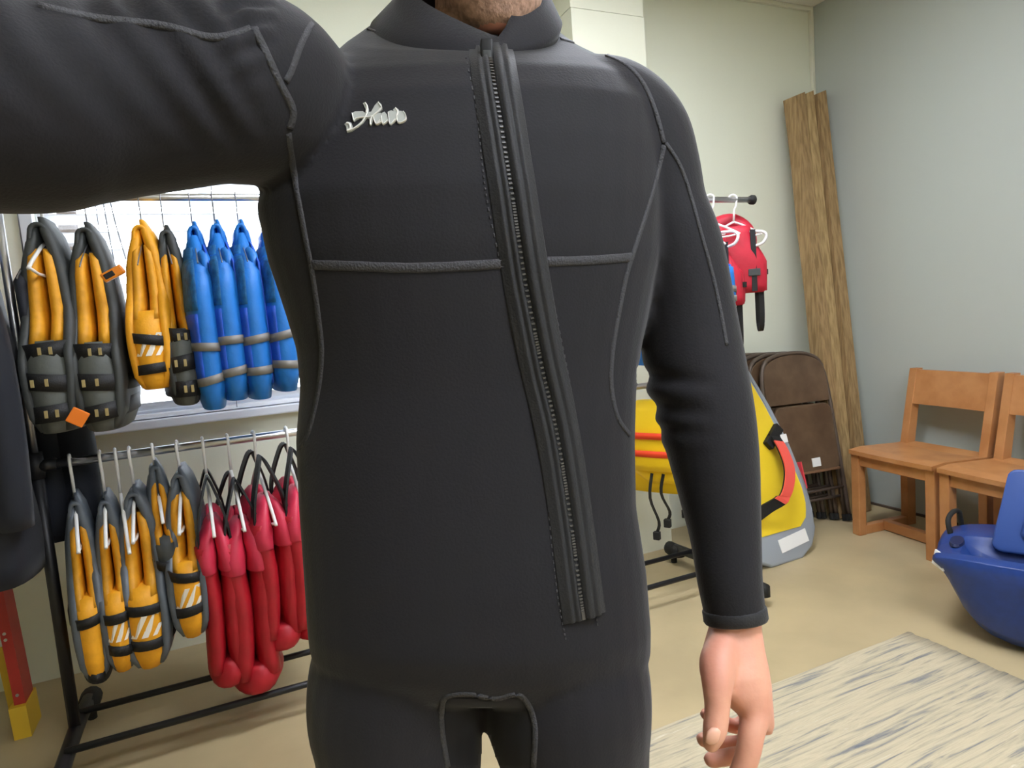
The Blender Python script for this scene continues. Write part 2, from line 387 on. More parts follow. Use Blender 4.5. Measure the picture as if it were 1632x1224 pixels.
def pfd(x, z, rz, label, H=.52, T=.12, W=.36, arm_f=.52, outer='grey_nylon', lining='yellow_lining', lower='yellow_nylon', straps=(.62, .84), strap_w=.028,
        strap_m='black_webbing', stripe=True, tabs=False, top=.0, lean=(0, 0), taper=.8, side_gap=.0, group=None, cat='life vest', name='life_vest', mesh_top=None, back_high=.03, patch=None, fat=1.04):
    """life vest on a hanger, built round its own axis: local X across the rail gap (thickness), local Y the vest's width; top of the shoulder at z"""
    t = thing(name, label, cat, (x, RY, z), 0, group, rot=(lean[0], lean[1], rz))
    K = 14
    px = [(0, .22), (.06, .5), (.2, .78), (.45, .95), (.75, 1.0), (.93, .86), (1, .62)]
    pw = [(0, .36), (.06, .42), (.2, .46), (arm_f*.8, .52), (arm_f, .78), (arm_f+.08, .95), (.9, 1.0), (1, .92)]
    for s, nm in ((-1, 'front_panel'), (1, 'back_panel')):
        rows = []
        for k in range(K+1):
            q = k/K; zz = -q*H; half = T/2*prof(px, q)
            th = min(.019, half*.55); rows.append((zz+ (back_high*(1-q) if s > 0 else 0), s*(half-th), 0, th, W/2*prof(pw, q)*(.8 if fat > 1.1 else 1)))
        bm = NB(); slab(bm, rows); obj(nm, bm, outer, t, True)
        if lining:
            rows = []
            for k in range(2, int(K*(arm_f+.06))+1):
                q = k/K; zz = -q*H; half = T/2*prof(px, q); th = min(.024, half*.36)
                if k == 2: rows.append((zz+.022, s*min(half*.38, th*1.03)*.5, -.006, th*.45, W/2*prof(pw, q)*.8))
                rows.append((zz, s*min(half*.38, th*1.03), -.006, th, W/2*prof(pw, q)+.004))
            bm = NB(); slab(bm, rows, 12, 2.6); obj('lining', bm, lining, t, True)
    # shoulder strap folded over the hanger
    bm = NB(); pts = []
    for a in range(0, 181, 20):
        A = math.radians(a); pts.append(Vector((-math.cos(A)*T*.13, 0, math.sin(A)*.022-.012)))
    strip(bm, [(-T*.2, 0, -.07)]+pts+[(T*.2, 0, -.07)], Vector((0, 1, 0)), W*.40, .010); obj('shoulder_strap', bm, outer, t, True)
    if lower:
        rows = []
        for k in range(9):
            q = lerp(arm_f, 1.0, k/8); half = T/2*prof(px, q)
            rx = half*(fat if k else .85)+wob(k+int(x*90)); rows.append((-q*H-(.004 if k == 8 else 0), 0, 0, rx, W/2*prof(pw, q)+.012))
        bm = NB(); slab(bm, rows, 20, 2.5); obj('side_panel', bm, lower, t, True)
    for i, q in enumerate(straps):
        half = T/2*prof(px, q)*fat+.004; ry = W/2*prof(pw, q)+.016
        sl = .010*math.sin(i*2.1+x*9)
        bm = NB(); rr = []
        for dz in (-strap_w/2, strap_w/2):
            rr.append([p+Vector((0, 0, dz+sl*p.x/T*2)) for p in ring(Vector((0, 0, -q*H)), Vector((half, 0, 0)), Vector((0, ry, 0)), 28, 2.5)])
        inner = [[Vector((p.x*.93, p.y*.98, p.z)) for p in r] for r in rr]
        loft(bm, [rr[0], rr[1], inner[1], inner[0]], closed=True); so = obj('strap', bm, strap_m, t, True)
        if tabs:
            bm = NB()
            for dx in ((-.2, .02) if i % 2 else (-.05, .12)): box(bm, (dx*T-.004, -ry-.002, -q*H-.010), (dx*T+.004, -ry+.003, -q*H+.010), .001)
            obj('bar_tack', bm, 'tan_thread', so)
    if stripe and lower:
        ry = W/2+.0135
        for (x0, z0, x1, z1, w) in ((.02, .67, -.22, .80, .11), (.24, .66, -.02, .80, .12), (.28, .74, .16, .80, .08)):
            bm = NB()
            o = []
            for dx in (-w/2, w/2):
                o.append((x0+dx, z0))
            for dx in (w/2, -w/2): o.append((x1+dx, z1))
            out = []
            for (a, q) in o:
                half = T/2*prof(px, q)*fat; u = max(-.98, min(.98, a*T/half)); yy = -(1-abs(u)**2.5)**(1/2.5)*(W/2*prof(pw, q)+.0125)
                out.append(Vector((a*T, yy-.0015, -q*H)))
            prism(bm, out, Vector((0, .002, 0))); obj('printed_stripe', bm, 'print_white', t)
    if patch:
        for (q0, q1, a, b, m_) in patch:
            bm = NB(); rows = []
            for k in range(7):
                q = lerp(q0, q1, k/6); half = T/2*prof(px, q)*fat+.002; ry = W/2*prof(pw, q)+.0138
                outer_p = [Vector((math.copysign(abs(math.sin(A))**(2/2.5), math.sin(A))*half, -abs(math.cos(A))**(2/2.5)*ry, -q*H)) for A in [lerp(a, b, j/8)*PI/2 for j in range(9)]]
                rows.append(outer_p+[Vector((p.x*.9, p.y*.97, p.z)) for p in reversed(outer_p)])
            loft(bm, rows); obj('side_patch', bm, m_, t, True)
    return t
HG_L = 'white plastic hangers on the lower rail'; HG_U = 'hangers on the upper rail of the window rack'
V_L = 'yellow and grey life vests on the lower rail'; V_U = 'life vests on the upper rail by the window'; V_B = 'blue paddling vests'; V_R = 'red life vests with black straps'
def rail_x(u, v, z): return onZ(u, v, z).x if False else onY(u, v, RY).x
# lower rail, yellow and grey vests: hook pixel column gives the place along the rail
def lower_vest(uh, z_top, H, T, rz, lab, **k):
    x = rail_x(uh, 720, ZL); hl = k.pop('hl', 'white plastic hanger holding the ' + lab)
    hanger(x, ZL+.003, rz, hl, neck=.115, arm=k.pop('arm', .19), drop=k.pop('drop', .11))
    return pfd(x, z_top, rz, lab, H=H, T=T, group=None, **k)
lower_vest(109, .765, .47, .098, .14, 'yellow life vest with plain unprinted side, leftmost on the lower rail', stripe=False, straps=(.64, .985), hl='white hanger at the left end of the lower rail, beside the post')
lower_vest(158, .755, .45, .10, .08, 'slim yellow life vest with white streaks, second from left on lower rail', straps=(.66, .86), hl='white hanger on the lower rail, next right of the leftmost hanger')
x = rail_x(183, 720, ZL); hanger(x, ZL+.003, .15, 'empty white plastic hanger among yellow vests on the lower rail', neck=.12, arm=.2, drop=.13)
lower_vest(206, .765, .47, .14, .02, 'yellow life vest with white streaks and tilted bottom, centre of the lower yellow group', straps=(.64, .85), hl='white hanger on the lower rail, just right of the empty hanger')
lower_vest(243, .83, .36, .085, .12, 'small dark grey vest pushed behind the yellow vests on lower rail', W=.24, arm=.14, drop=.08, lower='charcoal_nylon', stripe=False, straps=(.75,), hl='white hanger on the lower rail holding the small grey vest')
lower_vest(283, .80, .445, .125, -.05, 'plump yellow life vest with white streaks beside the red vests', straps=(.60, .82), hl='white hanger on the lower rail, last one before the red vests')
# upper rail
def upper_vest(uh, vh, z_top, H, T, rz, lab, hl, hk='wire', **k):
    x = rail_x(uh, vh, ZU)
    hanger(x, ZU+.003, rz, hl, kind=hk, neck=k.pop('neck', .13), arm=k.pop('arm', .19), drop=k.pop('drop', .09))
    return pfd(x, z_top, rz, lab, H=H, T=T, **k)
dk = dict(lower='olive_grey_nylon', outer='charcoal_nylon', stripe=False, straps=(.61, .76, .91), strap_w=.045, tabs=True, arm_f=.56)
upper_vest(66, 330, 1.545, .55, .145, -.06, 'grey life vest with yellow lining, leftmost on upper rail near the post', 'white hanger on upper rail in the leftmost grey vest', 'plastic', **dk)
upper_vest(134, 320, 1.53, .545, .14, -.02, 'grey life vest with yellow lining and orange tag, second on upper rail', 'wire hanger in the second grey vest on upper rail', **dk)
upper_vest(220, 310, 1.535, .45, .125, -.04, 'all-yellow life vest with orange clip, between grey vests on upper rail', 'wire hanger in the all-yellow vest on upper rail', straps=(.70, .88), outer='yellow_nylon', stripe=True)
upper_vest(254, 308, 1.52, .49, .105, .10, 'grey life vest with yellow lining, beside the blue vests', 'wire hanger in the grey vest beside the blue vests', **dk)
bl_k = dict(outer='blue_nylon', lining=None, lower='blue_nylon', stripe=False, straps=(.66, .84), strap_m='grey_reflective', strap_w=.024, arm_f=.03, W=.40, fat=1.12,
            patch=((.10, .46, -1.0, -.12, 'teal_mesh'), (.48, .86, -1.0, -.16, 'royal_nylon'), (.08, .92, .42, 1.0, 'royal_nylon')))
for uh, vh, z0, H, lab, hl in ((300, 306, 1.53, .52, 'blue paddling vest with grey bands, leftmost of the blue ones', 'wire hanger in the leftmost blue vest'),
                              (336, 306, 1.535, .505, 'blue paddling vest with grey bands, second of the blue ones', 'wire hanger in the second blue vest'),
                              (374, 306, 1.535, .51, 'blue paddling vest with grey bands, third of the blue ones', 'wire hanger in the third blue vest'),
                              (416, 306, 1.525, .485, 'blue paddling vest with grey bands, half hidden by the man', 'wire hanger in the blue vest half hidden by the man')):
    upper_vest(uh, vh, z0, H, .098, .03, lab, hl, **bl_k)
# orange clip on the yellow vest and orange tag on the second vest
c0 = onY(180, 436, 2.02)
bm = NB(); box(bm, (-.028, -.010, -.012), (.028, .010, .012), .004, T=Matrix.Translation(c0) @ Matrix.Rotation(-.5, 4, 'Y'))
wh = tag(obj('whistle', bm, 'orange_plastic'), 'orange plastic whistle clipped between the second grey vest and the yellow vest', 'whistle')
bm = NB(); box(bm, (-.022, -.0125, -.007), (.004, -.0085, .007), .002, T=Matrix.Translation(c0) @ Matrix.Rotation(-.5, 4, 'Y')); obj('air_slot', bm, 'black_rubber', wh)
c0 = onY(124, 665, 2.02)
bm = NB(); box(bm, (-.021, -.003, -.021), (.021, .003, .021), .003, T=Matrix.Translation(c0) @ Matrix.Rotation(.6, 4, 'Y'))
tag(obj('tag', bm, 'orange_nylon'), 'small orange cloth tag hanging below the grey vests at the window sill', 'tag')

# red vests with black shoulder straps: two foam tubes a side, rolled hem
def red_vest(uh, rz, z_top, H, lab, hl, sc=1.0, tx=0):
    x = rail_x(uh, 700, ZL)
    hanger(x, ZL+.003, rz, hl, neck=.10, arm=.19, drop=.15)
    t = thing('red_vest', lab, 'life vest', (x+tx, RY, z_top), 0, None, rot=(0, 0, rz))
    T = .15*sc; W = .34
    for sx in (-1, 1):
        for sy in (-1, 1):
            rows = []
            for k in range(11):
                q = k/10; b = .92+.12*math.sin(q*PI)+wob(k*3+sx+sy*2, .05)
                rows.append((-q*H*.86-.02, sx*T*.25*(1+.12*q)+.006*math.sin(q*5+sx), sy*W*.27, T*.255*b, W*.24*b))
            bm = NB(); slab(bm, rows, 14, 2.3); obj('foam_tube', bm, 'red_nylon', t, True)
    for sx in (-1, 1):
        for sy in (-1, 1):
            bm = NB(); slab(bm, [(.055, sx*T*.06, sy*W*.2, T*.08, W*.10), (.035, sx*T*.12, sy*W*.22, T*.13, W*.17), (0, sx*T*.2, sy*W*.25, T*.215, W*.225), (-.05, sx*T*.25, sy*W*.27, T*.262, W*.248), (-.092, sx*T*.255, sy*W*.27, T*.272, W*.255), (-.098, sx*T*.255, sy*W*.27, T*.255, W*.245)], 18, 2.3)
            for v in bm.verts: v.co.x += .0025*math.sin(v.co.z*70+v.co.y*60)
            obj('shoulder_pad', bm, 'pink_nylon', t, True)
    rows = []
    for k in range(8):
        q = k/7; rows.append((-H*.83-q*H*.17, .006*math.sin(q*4), -.01*q, T*(.46+.14*math.sin(q*PI*.9)), W*(.47+.03*math.sin(q*PI))))
    bm = NB(); slab(bm, rows, 20, 2.2); obj('rolled_hem', bm, 'red_nylon', t, True)
    for s in (-1, 1):
        bm = NB(); pts = spline([(s*T*.42, -.12, -.05), (s*T*.34, -.12, .05), (s*T*.10, -.09, .15), (0, -.06, .175)], 5)
        strip(bm, pts, Vector((0, 1, 0)), .05, .006); obj('webbing_strap', bm, 'black_webbing', t)
        bm = NB(); pts = spline([(s*T*.42, .12, -.05), (s*T*.34, .12, .05), (s*T*.10, .09, .15), (0, .06, .175)], 5)
        strip(bm, pts, Vector((0, 1, 0)), .05, .006); obj('webbing_strap', bm, 'black_webbing', t)
    return t
red_vest(322, .04, .62, .45, 'red vest with black shoulder straps, leftmost of the red ones', 'white hanger in the leftmost red vest', sc=.74)
red_vest(362, .10, .60, .475, 'red vest with rolled hem hanging lowest, second of the red ones', 'white hanger turned sideways in the second red vest', tx=.0, sc=.92)
red_vest(404, .16, .66, .42, 'red vest behind the second one, third of the red ones', 'white hanger turned sideways in the third red vest', sc=.84)
red_vest(457, .10, .67, .42, 'red vest half hidden by the man, rightmost of the red ones', 'white hanger in the red vest half hidden by the man', sc=.84)

# dark garments on the overhanging rail end at the left
def garment(x, rz, z_top, H, T, W, lab, hl, m='navy_neoprene', cap='blue_grey_fabric'):
    hanger(x, ZU+.003, rz, hl, neck=.12, arm=.2, drop=.12)
    t = thing('wetsuit_jacket', lab, 'wetsuit', (x, RY, z_top), rz)
    rows = []
    for k in range(17):
        q = k/16; half = prof([(0, .25), (.08, .55), (.3, .9), (.7, 1), (1, .9)], q)*T/2
        rows.append((-q*H, .008*math.sin(q*7), 0, half, W/2*prof([(0, .5), (.1, .9), (.5, 1), (1, .92)], q)))
    bm = NB(); slab(bm, rows, 20, 2.4)
    for v in bm.verts: v.co.x += .008*math.sin(v.co.z*14+v.co.y*9)
    obj('torso', bm, m, t, True)
    for s in (-1, 1):
        bm = NB(); pts = spline([(s*.01, -W*.42, -.05), (s*T*.3, -W*.5, -.25), (s*T*.36, -W*.5, -.5), (s*T*.3, -W*.46, -.74)], 4)
        tube(bm, pts, [lerp(.055, .042, i/(len(pts)-1)) for i in range(len(pts))], 12); obj('sleeve', bm, m, t, True)
    bm = NB(); tube(bm, [(0, 0, -.03), (0, 0, 0), (0, 0, .03)], [.06, .055, .05], 14); obj('collar', bm, cap, t, True)
    return t
garment(-.60, .08, 1.50, .90, .15, .42, 'dark navy wetsuit hanging from the rail end at the left edge', 'white hanger at left picture edge in the navy wetsuit')
garment(-.80, .12, 1.50, .80, .15, .40, 'dark navy wetsuit behind, at the outer end of the overhanging rail', 'white hanger at the outer end of the overhanging rail')
hanger(-.70, ZU+.003, .1, 'bare white hanger left of the grey vests on upper rail', neck=.12, arm=.2, drop=.12)
# short navy garment between the rack post and the lower vests
t = thing('long_wetsuit', 'dark navy wetsuit with legs hanging beside the rack post under the leftmost grey vest', 'wetsuit', (-.475, 2.36, 1.02))
for s in (-1, 1):
    bm = NB(); tube(bm, spline([(s*.03, 0, 0), (s*.035, 0, -.15), (s*.04, 0, -.38)], 4), [.055]*9, 12); obj('leg', bm, 'navy_neoprene', t, True)
bm = NB(); slab(bm, [(.42, 0, -.10, .012, .06), (.38, 0, -.10, .022, .13), (.15, 0, -.06, .028, .12), (.04, 0, -.01, .07, .075), (-.02, 0, 0, .085, .065)], 18, 2.4); obj('torso', bm, 'navy_neoprene', t, True)
hanger(-.475, ZU+.003, .05, 'wire hanger of the dark wetsuit squeezed behind the leftmost grey vest', kind='wire', neck=.19, arm=.14, drop=.05)

# stepladder at the left edge
t = thing('stepladder', 'red fibreglass stepladder with yellow foot standing at the left edge', 'ladder', (-.69, 2.47, 0), 0)
def rail_part(x, sgn):
    bm = NB(); top = Vector((-.10, .16, 1.55)); o = []
    for (a, b) in ((0, 0), (.030*sgn, 0), (.030*sgn, .004), (.004*sgn, .004), (.004*sgn, .086), (.030*sgn, .086), (.030*sgn, .09), (0, .09)):
        o.append(Vector((x+a, b, .03)))
    prism(bm, o, top); r = obj('rail', bm, 'ladder_red', t)
    bm = NB(); o = [Vector((x-.006*sgn, -.022, 0)), Vector((x+.04*sgn, -.022, 0)), Vector((x+.040*sgn, .02, 0)), Vector((x+.012*sgn, .05, 0)), Vector((x+.012*sgn, .10, 0)), Vector((x-.006*sgn, .10, 0))]
    prism(bm, o, Vector((-.006, .010, .10))); obj('rubber_foot', bm, 'ladder_yellow', r)
    bm = NB()
    for zz in (.13, .31, .33): tube(bm, [(x-.07*zz-.0*sgn+.015*sgn, -.004+.10*zz, zz), (x-.07*zz+.015*sgn, .002+.10*zz, zz)], .005, 8)
    obj('rivet', bm, 'alu', r)
rail_part(0, -1); rail_part(-.44, 1)
for k in range(5):
    zz = .30+k*.29; bm = NB(); box(bm, (-.43, -.0, -.01), (-.012, .09, .012), .003, T=Matrix.Translation((-.065*zz, .10*zz, zz))); obj('step', bm, 'alu', t)
bm = NB()
for x in (-.03, -.41): prism(bm, [Vector((x-.055, .13, 0)), Vector((x-.035, .13, 0)), Vector((x-.035, .16, 0)), Vector((x-.055, .16, 0))], Vector((-.10, .06, 1.5)))
obj('rear_legs', bm, 'ladder_yellow', t)

# ------------------------------------------------------------------ right rack: child vests and yellow jacket
def child_vest(x, z_top, rz, lab, hl, m='kid_red', sc=1.0):
    hg = hanger(x, ZU+.003, rz, hl, neck=.10, arm=.115, drop=.06)
    for s_ in (-1, 1):
        bm = NB(); tube(bm, spline([(-.05, s_*.045, -.150), (-.075, s_*.095, -.155), (-.08, s_*.112, -.175), (-.075, s_*.095, -.205), (-.055, s_*.045, -.215)], 4), .0065, 7); obj('strap_notch', bm, 'white_plastic', hg, True)
    t = thing('child_vest', lab, 'life vest', (x, RY, z_top), rz)
    for s in (-1, 1):
        rows = []
        for k in range(10):
            q = k/9; rows.append((-q*.28*sc, s*(.035+.012*math.sin(q*PI)), 0, .028, (.06+.06*max(0, min(1, (q-.15)*2.6)))*sc))
        bm = NB(); slab(bm, rows, 16, 2.8); obj('front_panel' if s < 0 else 'back_panel', bm, m, t, True)
    rows = [(-.13*sc, 0, 0, .045, .11*sc), (-.15*sc, 0, 0, .058, .125*sc), (-.22*sc, 0, 0, .060, .128*sc), (-.27*sc, 0, 0, .055, .125*sc), (-.285*sc, 0, 0, .045, .115*sc)]
    bm = NB(); slab(bm, rows, 20, 2.6); obj('side_panel', bm, m, t, True)
    bm = NB(); pts = spline([(.05, -.05, -.12), (.075, -.07, -.03), (.10, -.02, .03), (.10, .05, .02), (.07, .09, -.05)], 4)
    tube(bm, pts, [.03]+[.042]*(len(pts)-2)+[.03], 14); obj('head_collar', bm, m, t, True)
    for q in (.20, ):
        rr = [ring(Vector((0, 0, -q*sc+dz)), Vector((.064, 0, 0)), Vector((0, .134*sc, 0)), 24, 2.6) for dz in (-.011, .011)]
        inn = [[Vector((p.x*.93, p.y*.97, p.z)) for p in r] for r in rr]
        bm = NB(); loft(bm, [rr[0], rr[1], inn[1], inn[0]], closed=True); obj('strap', bm, 'black_webbing', t)
    bm = NB(); strip(bm, [(-.068, -.06, -.02), (-.070, -.06, -.10), (-.068, -.06, -.28)], Vector((0, 1, 0)), .022, .004); obj('strap', bm, 'black_webbing', t)
    bm = NB(); strip(bm, spline([(-.02, -.10, -.275*sc), (-.022, -.10, -.36), (-.01, -.10, -.43), (.02, -.10, -.455), (.045, -.10, -.42), (.05, -.10, -.34), (.05, -.10, -.275*sc)], 4), Vector((0, 1, 0)), .02, .003); obj('crotch_strap', bm, 'black_webbing', t)
    bm = NB(); box(bm, (-.075, -.085, -.215*sc), (-.064, -.035, -.185*sc), .003); obj('buckle', bm, 'charcoal_nylon', t)
    return t
child_vest(2.085, 1.52, 1.05, 'small red child life vest with hanging black strap, rightmost on the rack', 'white hanger at the right end of the upper rail')
child_vest(1.96, 1.47, .75, 'small red child life vest partly hidden by the black sleeve', 'white hanger beside the black sleeve on the upper rail')
for uh, lab, z0, H in ((1.862, 'blue vest whose hem shows below the hidden red child vest', 1.40, .22), (1.56, 'blue vest seen in the gap between torso and arm', 1.50, .52)):
    hanger(uh, ZU+.003, .1, 'white hanger holding the ' + lab, neck=.11, arm=.17)
    pfd(uh, z0, .05, lab, H=H, T=.11, **bl_k)
# yellow jacket on the lower rail
t = thing('yellow_jacket', 'bright yellow life jacket with orange stripes in gap beside the arm', 'life jacket', (1.63, RY-.02, .80), .55)
hanger(1.63, ZL+.003, .55, 'white hanger holding the yellow jacket with orange stripes', neck=.09, arm=.15, drop=.08)
bm = NB(); slab(bm, [(.02, 0, 0, .03, .10), (-.02, 0, 0, .055, .15), (-.12, 0, 0, .065, .17), (-.24, 0, 0, .075, .175), (-.27, 0, 0, .06, .165)], 20, 2.6); obj('torso', bm, 'bright_yellow', t, True)
bm = NB(); tube(bm, [(-.02, -.12, -.25), (.0, -.05, -.29), (0, .05, -.29), (.0, .13, -.25)], [.03, .045, .045, .03], 14); obj('rolled_hem', bm, 'bright_yellow', t, True)
bm = NB(); slab(bm, [(-.20, .03, .02, .05, .16), (-.30, .035, .02, .05, .17), (-.37, .03, .02, .05, .165)], 20, 2.6); obj('back_panel', bm, 'bright_yellow', t, True)
for q in (.12, .195):
    rr = [ring(Vector((0, 0, -q+dz)), Vector((.0755, 0, 0)), Vector((0, .18, 0)), 24, 2.6) for dz in (-.013, .013)]
    inn = [[Vector((p.x*.9, p.y*.95, p.z)) for p in r] for r in rr]
    bm = NB(); loft(bm, [rr[0], rr[1], inn[1], inn[0]], closed=True); obj('stripe', bm, 'orange_red', t, True)
for k, (y, l) in enumerate(((-.10, .15), (-.02, .20), (.03, .26))):
    bm = NB(); strip(bm, spline([(-.05, y, -.28), (-.06, y+.01, -.28-l*.4), (-.04, y-.015, -.28-l*.8), (-.03, y, -.28-l)], 4), Vector((.6, 1, 0)), .016, .004); w = obj('dangling_strap', bm, 'black_webbing', t)
    bm = NB(); box(bm, (-.045, y-.014, -.31-l), (-.022, y+.014, -.275-l), .004); obj('buckle', bm, 'black_rubber', w)

# ------------------------------------------------------------------ kneeboard
KB = Matrix.Translation((2.25, 2.16, .0)) @ Matrix.Rotation(math.radians(-17), 4, 'X') @ Matrix.Rotation(math.radians(4), 4, 'Z')
t = thing('rescue_board', 'yellow and grey foam board with red strap leaning beside the hanging arm', 'bodyboard', (0, 0, 0)); t.matrix_world = KB
def board_half(tq): return prof([(0, .10), (.02, .16), (.06, .205), (.14, .24), (.3, .242), (.5, .205), (.7, .14), (.85, .075), (.95, .03), (1, .004)], tq)
LB = 1.04
def board_outline(scale=1.0, t0=0, t1=1.0, inset=0, n=26):
    L = []; 
    for i in range(n+1):
        q = lerp(t0, t1, i/n); L.append((max(.003, board_half(q)*scale-inset), q*LB))
    return [Vector((x, 0, z)) for x, z in L]+[Vector((-x, 0, z)) for x, z in reversed(L)]
bm = NB(); prism(bm, board_outline(), Vector((0, .05, 0)), bev=.012); obj('board_body', bm, 'board_grey', t, True)
def inset_panel(x0, t0, t1, inset, n=24):
    L = []
    for i in range(n+1):
        q = lerp(t0, t1, i/n); r = 1.0
        e = (i/n)*6
        if e < 1: r = math.sqrt(max(0, 1-(1-e)**2))*.35+.65
        L.append(((board_half(q)-inset)*r, q*LB))
    return [Vector((max(.002, x), 0, z)) for x, z in L]+[Vector((-max(.002, x), 0, z)) for x, z in reversed(L)]
bm = NB(); prism(bm, [p+Vector((0, -.004, 0)) for p in inset_panel(0, .135, .90, .035)], Vector((0, .012, 0)), bev=.003); obj('deck_pad', bm, 'board_yellow', t)
bm = NB(); box(bm, (-.02, -.003, .05), (.17, .004, .11), .001, T=Matrix.Rotation(math.radians(-6), 4, 'Y')); obj('printed_label', bm, 'label_white', t)
bm = NB(); prism(bm, [Vector((.255, .012, .30)), Vector((.262, .012, .43)), Vector((.262, .04, .43)), Vector((.27, .04, .30))], Vector((.008, 0, 0))); obj('edge_grip', bm, 'board_red', t)
sp = spline([(-.19, -.012, .22), (-.10, -.045, .26), (-.01, -.085, .30), (.06, -.085, .40), (.085, -.06, .50), (.095, -.02, .58)], 6)
wdir = []
for i, p in enumerate(sp): wdir.append(Vector((-.8, .1, .6)) if i < 12 else Vector((-1, 0, .25)))
bm = NB(); strip(bm, sp, wdir, .062, .010); s_ = obj('strap', bm, 'black_webbing', t)
bm = NB(); strip(bm, [p+Vector((-.004, -.008, 0)) for p in sp[10:28]], wdir[10:28], .058, .006); obj('strap_pad', bm, 'coral_pad', s_)
bm = NB(); box(bm, (.03, -.03, .545), (.16, -.004, .595), .004, T=Matrix.Translation((.0, 0, 0)) @ Matrix.Translation((.09, 0, .57)) @ Matrix.Rotation(math.radians(-38), 4, 'Y') @ Matrix.Translation((-.09, 0, -.57))); obj('strap_anchor', bm, 'black_rubber', t)
bm = NB(); box(bm, (.125, -.034, .535), (.165, -.028, .575), .002); obj('buckle_label', bm, 'label_white', t)

# ------------------------------------------------------------------ folding chairs against the back wall
def folding_chair(lab):
    t = thing('folding_chair', lab, 'folding chair', (0, 0, 0))
    bm = NB(); w = .215
    o = spline([(-w-.012, 0, .03), (-w-.008, 0, .5), (-w, 0, .78), (-w*.86, 0, .90), (-w*.5, 0, .945), (0, 0, .955), (w*.5, 0, .945), (w*.86, 0, .90), (w, 0, .78), (w+.008, 0, .5), (w+.012, 0, .03)], 4)
    tube(bm, o, .0115, 8); obj('front_frame', bm, 'brown_frame', t, True)
    bm = NB(); L = []
    for i in range(13):
        a = PI*i/12; L.append(Vector((-math.cos(a)*(w-.006), -.012, .80+math.sin(a)**.6*.145)))
    L = [Vector((-(w-.004), -.012, .675))]+L+[Vector(((w-.004), -.012, .675))]
    prism(bm, L, Vector((0, .014, 0)), bev=.004); obj('backrest', bm, 'brown_metal', t)
    bm = NB(); x0, x1, z0, z1 = -.19, .19, .30, .665; L = []
    for cx, cz, a0 in ((x1-.05, z1-.05, 0), (x0+.05, z1-.05, 90), (x0+.03, z0+.03, 180), (x1-.03, z0+.03, 270)):
        rr = .05 if cz > .5 else .03
        for k in range(5): A = math.radians(a0+k*22.5); L.append(Vector((cx+rr*math.cos(A), -.034, cz+rr*math.sin(A))))
    prism(bm, L, Vector((0, .026, 0)), bev=.008); st = obj('seat', bm, 'brown_metal', t)
    bm = NB(); box(bm, (-.185, -.036, .292), (.185, -.010, .306), .004); obj('seat_edge', bm, 'rust_edge', st)
    bm = NB()
    for s in (-1, 1): tube(bm, [(s*.195, -.02, .60), (s*.20, .0, .3), (s*.215, .018, .02)], .0105, 8)
    tube(bm, [(-.21, .014, .14), (.21, .014, .14)], .008, 8); tube(bm, [(-.222, 0, .19), (.222, 0, .19)], .008, 8); obj('rear_legs', bm, 'brown_frame', t, True)
    for s in (-1, 1):
        for y in (0, .018):
            bm = NB(); tube(bm, [(s*(.225 if y == 0 else .215), y, .0), (s*(.225 if y == 0 else .215), y, .035)], .0145, 8); obj('foot_cap', bm, 'black_rubber', t)
    return t
labs = ['brown metal folding chair with white sticker, front of the leaning stack', 'brown metal folding chair directly behind the stickered front one', 'brown metal folding chair third from front of the stack',
        'brown metal folding chair fourth from front of the stack', 'brown metal folding chair against the wall at the back of the stack']
ch0 = folding_chair(labs[0])
for i in range(5):
    t = ch0 if i == 0 else copy_tree(ch0)
    t['label'] = labs[i]; t['group'] = 'folding chairs leaning on the back wall'
    t.scale = (1, 1, .955); t.location = (2.705-.036*i, 2.40+.05*i, .012); t.rotation_euler = (math.radians(-10.5), math.radians(1.2), math.radians(-3))
bm = NB(); box(bm, (.0, -.0385, .325), (.055, -.0345, .372), .001); obj('sticker', bm, 'label_white', ch0)

# ------------------------------------------------------------------ timbers leaning in the corner
for i, (bx, by, tx, ty, w, h, m, lab) in enumerate(((2.955, 2.475, 3.012, 2.735, .080, 2.29, 'beam_wood', 'weathered square timber leaning in the corner, left one'),
                                              (3.045, 2.495, 3.102, 2.748, .072, 2.31, 'beam_wood_pale', 'paler square timber leaning in the corner, middle one'),
                                              (3.130, 2.475, 3.187, 2.742, .076, 2.315, 'beam_wood', 'weathered square timber leaning in the corner, right one by the right wall'))):
    o = thing('timber_post', lab, 'timber', (bx, by, 0)); bm = NB(); hw = w/2; secs = []
    for k in range(13):
        q = k/12; c = Vector(((tx-bx)*q, (ty-by)*q, .006+h*q)); j = .0025*math.sin(k*1.7+i*2)
        a = [(-hw+j, -hw), (hw*.82, -hw), (hw+j, -hw*.82), (hw, hw), (-hw, hw+j)]
        secs.append([c+Vector((x, y, (.014*(x/hw) if k == 12 else 0))) for x, y in a])
    loft(bm, secs); obj('beam', bm, m, o)

